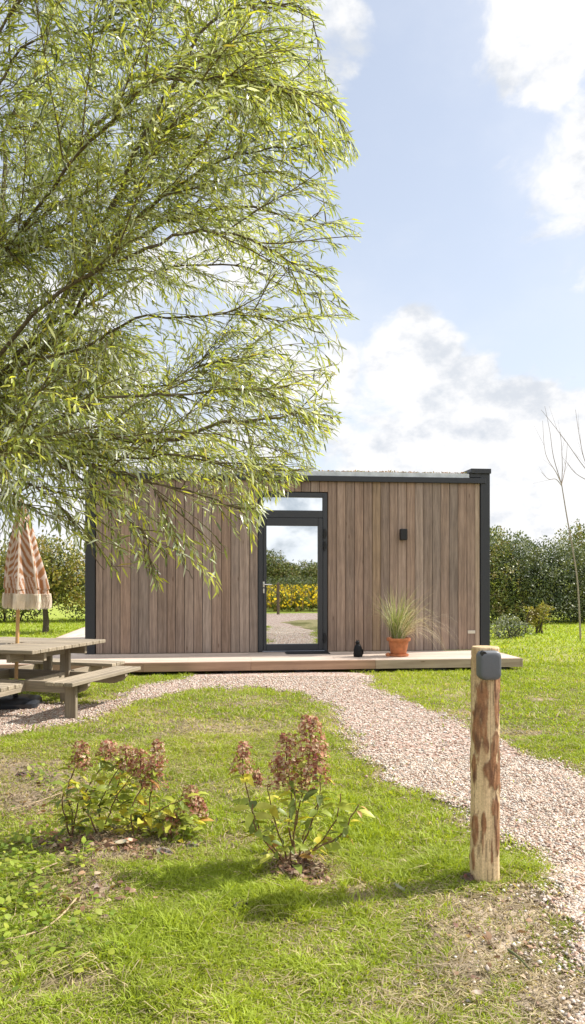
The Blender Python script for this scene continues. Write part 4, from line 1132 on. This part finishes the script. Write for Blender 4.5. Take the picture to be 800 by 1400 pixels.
stick([(695,1306),(708,1318),(724,1334)], .005, 'dark greenish twig on the bare soil below the post', (.10,.11,.05))
stick([(90,1085),(50,1098),(15,1110)], .003, 'thin dry stick on the brown soil at the left edge')
def litter():
    n = 90000; y = 1.9+rng.random(n)*6; x = (rng.random(n)*2-1)*.46*y; B = bare(x, y); n2 = fbm(x, y, 7, 3, 41); d = path_d(x, y)
    k = (rng.random(n) < (np.clip(B+(n2-.5)*.6-.1, 0, 1)*.8+.10)) & (d > .0); x, y = x[k], y[k]; n = len(x)
    s = .002+.006*rng.random(n)**2.2; octv = np.array([[1,0,0],[0,1,0],[-1,0,0],[0,-1,0],[0,0,1],[.1,.1,-1]], float)
    vv = octv[None]*(.5+.9*rng.random((n, 6, 1)))*s[:, None, None]; z = height(x, y)+s*.3
    vv[..., 0] += x[:, None]; vv[..., 1] += y[:, None]; vv[..., 2] += z[:, None]
    T = (np.array([[0,1,4],[1,2,4],[2,3,4],[3,0,4]])[None]+np.arange(n)[:, None, None]*6).reshape(-1, 3)
    pal = np.array([[.24,.185,.135],[.17,.13,.095],[.33,.27,.20],[.12,.09,.065]]); c = pal[rng.integers(0, 4, n)]; qx, qy = proj(x, y); c = c*(1+.75*np.exp(-(((qx-700)/130)**2+((qy-1310)/100)**2)))[:, None]
    o = np_mesh('soil_crumbs', vv.reshape(-1, 3), np.zeros((0, 4), int), T, np.repeat(c, 6, 0), M_CLOD); tag(o, 'crumbs of grey brown soil scattered over the bare patches of the lawn', 'soil crumbs', kind='stuff')
    P = []
    for (px, py, rx, ry, m) in ((405,1198,34,12,260),(432,1212,26,8,70),(170,1168,70,9,170),(95,1160,40,10,110),(205,1178,30,8,60),(50,1120,60,40,110),(690,1290,90,60,60),(120,1225,70,25,120)):
        for k in range(m):
            q = G(px+random.gauss(0, rx*.55), py+random.gauss(0, ry*.55)); P.append((q.x, q.y, hz(q.x, q.y)+random.uniform(.004, .022)))
    P = np.array(P); n = len(P); D = rng.normal(size=(n, 3)); D[:, 2] *= .35; N = np.tile([0, 0, 1.], (n, 1))+rng.normal(size=(n, 3))*.45
    pal = np.array([[.26,.15,.09],[.38,.24,.15],[.17,.10,.07],[.5,.38,.26],[.22,.12,.09]]); C = pal[rng.integers(0, 5, n)]; L = .014+.028*rng.random(n)
    v, q, t, c = leaf_batch(P, D, N, L, L*.6, C, .3)
    o = np_mesh('leaf_litter', v, q, t, c, M_HYD); tag(o, 'small dead brown leaves and petals lying around the feet of the hydrangeas', 'leaf litter', kind='stuff')
    # dead grass lying flat
    n = 60000; y = 1.9+rng.random(n)*6; x = (rng.random(n)*2-1)*.46*y; B = bare(x, y); n3 = fbm(x, y, 3, 3, 77); d = path_d(x, y)
    k = (rng.random(n) < np.clip(B*.5+.10+.5*np.clip((n3-.5)*4, 0, .8), 0, .7)) & (d > .02); x, y = x[k], y[k]; n = len(x)
    c = np.array([[.40,.33,.22]])*(.45+.8*rng.random((n, 1)))
    v, q, t, c = make_blades(x, y, .020+.03*rng.random(n), .0016+.0006*y, c, 1.6+1.5*rng.random(n)); v[:, 2] = np.minimum(v[:, 2], np.repeat(height(x, y), 5)+.014)
    o = np_mesh('dead_grass', v, q, t, c, M_GRASS); tag(o, 'dry straw coloured dead grass lying flat on the soil', 'dead grass', kind='stuff')
litter()
def weeds():
    P = []; 
    for (px, py, rx, ry, n) in ((30,1180,60,45,330),(62,1068,24,14,80),(20,1245,50,40,150),(250,1150,25,14,70),(90,1290,90,50,90),(110,1190,20,12,40),(540,1085,6,6,10)):
        for k in range(n):
            q = G(px+random.gauss(0, rx*.6), py+random.gauss(0, ry*.6)); P.append((q.x, q.y, hz(q.x, q.y)+random.uniform(.01, .07)))
    P = np.array(P); n = len(P); D = rng.normal(size=(n, 3)); D[:, 2] = np.abs(D[:, 2])*.5; N = np.tile([0, 0, 1.], (n, 1))+rng.normal(size=(n, 3))*.3
    pal = np.array([[.22,.30,.04],[.30,.38,.05],[.15,.22,.03],[.36,.40,.06]]); C = pal[rng.integers(0, 4, n)]*(.8+.4*rng.random((n, 1)))
    L = .018+.022*rng.random(n)
    v, q, t, c = leaf_batch(P, D, N, L, L*.7, C, .15)
    o = np_mesh('weeds', v, q, t, c, M_GRASS); tag(o, 'bright green broad leaved weeds growing at the left edge of the lawn', 'weeds', kind='stuff')
weeds()

# ------------------------------------------------------------------ what the glass door mirrors: field, fence post, bank of trees
random.seed(41)
def field():
    n = 26000; x = rng.uniform(-25, 40, n); y = -5.2-rng.random(n)**1.5*42
    edge = -4.9+x*.02; k = y < edge; x = x[k]; y = y[k]; n = len(x)
    Vv = []; h = .42+.42*rng.random(n); h *= np.clip((edge[k]-y)/1.5+.35, .3, 1)
    # upright leaf cards
    P = np.repeat(np.stack([x, y, np.zeros(n)], -1), 5, 0); t = rng.random(len(P)); P[:, 2] = np.repeat(h, 5)*t*.9
    D = rng.normal(size=P.shape); D[:, 2] = np.abs(D[:, 2])+.5; N = rng.normal(size=P.shape)
    pal = np.array([[.10,.14,.03],[.16,.19,.04],[.22,.20,.06],[.07,.10,.03],[.3,.24,.1]]); C = pal[rng.integers(0, 5, len(P))]
    a = leaf_batch(P, D, N, .16+.2*rng.random(len(P)), .05+.06*rng.random(len(P)), C, .2)
    k = rng.random(n) < .9; fx = np.repeat(x[k], 4); fy = np.repeat(y[k], 4); fz = np.repeat(h[k], 4); m = len(fx); fx = fx+rng.normal(size=m)*.09; fy = fy+rng.normal(size=m)*.09; fz = fz*(.55+.50*rng.random(m))
    ang = rng.random(m)*6.28; el = .5+.5*rng.random(m); s = .032+.03*rng.random(m)
    nrm = np.stack([np.cos(ang)*np.cos(el), np.sin(ang)*np.cos(el), np.sin(el)], -1); u = np.stack([-np.sin(ang), np.cos(ang), 0*ang], -1); w_ = np.cross(nrm, u)
    c0 = np.stack([fx, fy, fz], -1); ring = []
    for q in range(6):
        aa = q*math.pi/3; ring.append(c0+(u*math.cos(aa)+w_*math.sin(aa))*s[:, None])
    V6 = np.stack(ring, 1).reshape(-1, 3); b = np.arange(m)[:, None]*6
    Qf = np.concatenate([b+np.array([[0,1,2,3]]), b+np.array([[0,3,4,5]])])
    yc = np.array([[.90,.68,.03]])*(.7+.4*rng.random((m, 1)))
    V_ = np.concatenate([a[0], V6]); off = len(a[0])
    o = np_mesh('flower_field', V_, np.concatenate([a[1], Qf+off]), a[2], np.concatenate([a[3], np.repeat(yc, 6, 0)]), M_FLOWER)
    tag(o, 'yellow flowering field beyond the track, mirrored in the glass door', 'flower field', kind='stuff')
field()
fpz = mirrored(380.5, 26.5)
fpo = MB(); fpo.box(-.045, .045, -.045, .045, -.1, 1.15, (.12,.09,.06), .006)
fpo.add([(-.045,-.045,1.1505),(.045,-.045,1.1505),(.045,.045,1.1505),(-.045,.045,1.1505),(0,0,1.18)], [(0,1,4),(1,2,4),(2,3,4),(3,0,4)], (.12,.09,.06))
o = fpo.build('fence_post', M_TIMBERZ, None, loc=(fpz.x, fpz.y, 0)); tag(o, 'dark square fence post by the flower field, mirrored in the glass door', 'post')
gb = 'trees beyond the flower field mirrored in the door'
for (px, Z, w_, h_, pal, lab) in ((370,66,3.4,3.7,MIDG,'tallest dark green tree at the left of the door reflection'),(396,74,2.8,2.7,MIDG,'small dark tree in the middle of the door reflection'),
        (419,72,3.6,2.9,MIDG,'rounded green tree at the right of the door reflection'),(438,75,3.2,2.9,DKG,'dark tree cut by the right side of the door reflection'),(347,72,4,4.2,DKG,'tall tree left of the view in the door'),(462,76,4,4,MIDG,'green tree right of the view in the door')):
    p = mirrored(px, Z)
    shrub('tree', (p.x, p.y, 0), [(0,0,h_*.62,w_*.5,w_*.5,h_*.42),(w_*.35,0,h_*.42,w_*.45,w_*.4,h_*.33),(-w_*.3,.3,h_*.45,w_*.4,w_*.4,h_*.32)], 5200, .20, pal, lab, 'tree', gb, (.16, h_*.35))
gs = 'willow scrub between the flower field and the trees'
for k, px in enumerate((350,374,396,418,440,464)):
    p = mirrored(px, 58+2*(k % 2))
    shrub('scrub_bush', (p.x, p.y, 0), [(0,0,.7,1.3,.9,.75),(.7,.2,.5,1.1,.8,.6)], 1800, .15, GRY[:2]+MIDG[1:4], 'low grey green scrub bush beyond the flower field, mirrored in the door', 'shrub', gs)

# ------------------------------------------------------------------ sky, sun, camera
AZ, EL = R(18), R(43.5)                 # sun to the right and a little behind the cabin
sunv = Vector((math.cos(EL)*math.cos(AZ), math.cos(EL)*math.sin(AZ), math.sin(EL)))
w = bpy.data.worlds.new('World'); scn.world = w; w.use_nodes = True; nt = w.node_tree
for n in list(nt.nodes): nt.nodes.remove(n)
out = nd(nt, 'ShaderNodeOutputWorld'); bg = nd(nt, 'ShaderNodeBackground'); nt.links.new(bg.outputs[0], out.inputs[0])
SKS = .1; bg.inputs[1].default_value = SKS
sky = nd(nt, 'ShaderNodeTexSky', sky_type='NISHITA'); sky.sun_disc = False; sky.sun_elevation = EL; sky.sun_rotation = math.pi/2-AZ
sky.air_density = 1.0; sky.dust_density = 2.0; sky.ozone_density = 1.2
tc_ = nd(nt, 'ShaderNodeTexCoord'); dirv = tc_.outputs['Generated']
def vdot(d):
    n = nd(nt, 'ShaderNodeVectorMath', operation='DOT_PRODUCT'); nt.links.new(dirv, n.inputs[0]); n.inputs[1].default_value = d; return n.outputs['Value']
def math_(op, a, b=None, c=None):
    n = nd(nt, 'ShaderNodeMath', operation=op)
    for s, v in zip(n.inputs, (a, b, c)):
        if v is None: continue
        if isinstance(v, (int, float)): s.default_value = v
        else: nt.links.new(v, s)
    return n.outputs[0]
def smooth(v, a, b, lo=0.0, hi=1.0):
    n = nd(nt, 'ShaderNodeMapRange', interpolation_type='SMOOTHSTEP'); nt.links.new(v, n.inputs[0])
    n.inputs[1].default_value = a; n.inputs[2].default_value = b; n.inputs[3].default_value = lo; n.inputs[4].default_value = hi; return n.outputs[0]
def blob(px, py, rad, amt):             # a cloud bank in a compass direction and elevation
    d = Vector(((px-400)/F, 1, (HOR-py)/F)).normalized(); v = vdot(tuple(d))
    return smooth(v, math.cos(math.atan(rad*1.45/F)), math.cos(math.atan(rad*.25/F)), 0, amt)
BL = [(560,500,70,.62),(520,600,95,.55),(630,580,90,.62),(720,590,90,.6),(790,600,90,.55),(600,670,150,.50),(760,670,130,.50),(470,530,60,.45),(340,560,130,.35),(150,620,200,.5),(-50,560,250,.4),
      (740,-10,95,.58),(735,80,55,.58),(660,-30,70,.35),(455,70,55,.5),(410,60,60,.5),(330,-10,90,.4),(200,250,200,.28),(820,380,100,.22),(850,100,150,.3)]
cov = None
for b in BL:
    v = blob(*b); cov = v if cov is None else math_('MAXIMUM', cov, v)
mp = nd(nt, 'ShaderNodeMapping'); nt.links.new(dirv, mp.inputs[0]); mp.inputs['Scale'].default_value = (1, 1, 1.5)
def wn(scale, detail, rough, dist=0.0):
    n = nd(nt, 'ShaderNodeTexNoise'); n.inputs['Scale'].default_value = scale; n.inputs['Detail'].default_value = detail; n.inputs['Roughness'].default_value = rough; n.inputs['Distortion'].default_value = dist
    nt.links.new(mp.outputs[0], n.inputs['Vector']); return n.outputs['Fac']
nz1 = wn(7, 12, .58, .3); nz2 = wn(3.2, 6, .6); nz3 = wn(15, 8, .6)
# rest of the sky: broken cloud behind the viewer too
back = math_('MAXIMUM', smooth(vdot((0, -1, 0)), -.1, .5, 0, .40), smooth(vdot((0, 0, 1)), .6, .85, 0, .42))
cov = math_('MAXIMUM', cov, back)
val = math_('ADD', cov, math_('MULTIPLY_ADD', math_('SUBTRACT', nz1, .5), 1.5, 0))
cm = smooth(val, .26, .46)
sepd = nd(nt, 'ShaderNodeSeparateXYZ'); nt.links.new(dirv, sepd.inputs[0])
hazef = smooth(sepd.outputs[2], .0, .6, .75, .45)
skc = mix(nt, sky.outputs[0], (5.3, 5.7, 6.35), hazef)
shade = smooth(math_('ADD', nz3, math_('MULTIPLY', math_('SUBTRACT', nz2, .5), .9)), .29, .55)
cc0 = mix(nt, (4.35, 4.6, 5.0), (6.1, 6.1, 6.15), shade)
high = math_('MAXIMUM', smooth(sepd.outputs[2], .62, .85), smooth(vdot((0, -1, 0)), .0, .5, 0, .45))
cc = mix(nt, cc0, (12.5, 12.5, 12.7), high)  # clouds overhead and behind the viewer boosted as added fill light for the facade
veil = math_('MULTIPLY', smooth(nz2, .35, .75), .4)
skc = mix(nt, skc, (5.6, 5.8, 6.2), veil)
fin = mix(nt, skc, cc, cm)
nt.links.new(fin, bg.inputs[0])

sl = bpy.data.lights.new('sun', 'SUN'); sl.energy = 4.8; sl.angle = R(.53); sl.color = (1, .95, .87)
so = bpy.data.objects.new('sun', sl); COL.objects.link(so); so.rotation_euler = sunv.to_track_quat('Z', 'Y').to_euler(); so.location = (20, 10, 20)
cam = bpy.data.cameras.new('camera'); cam.sensor_fit = 'HORIZONTAL'; cam.sensor_width = 36; cam.lens = 36*F/800
cam.shift_y = (HOR-700)/800; cam.clip_start = .05; cam.clip_end = 3000
co = bpy.data.objects.new('camera', cam); COL.objects.link(co); co.location = (0, 0, CAMH); co.rotation_euler = (R(90), 0, 0)
scn.camera = co
scn.render.resolution_x = 585; scn.render.resolution_y = 1024
vs_ = scn.view_settings; vs_.view_transform = 'Standard'; vs_.look = 'None'; vs_.gamma = 1; vs_.use_curve_mapping = False; vs_.exposure = .78
scn.cycles.max_bounces = 8; scn.cycles.transparent_max_bounces = 8
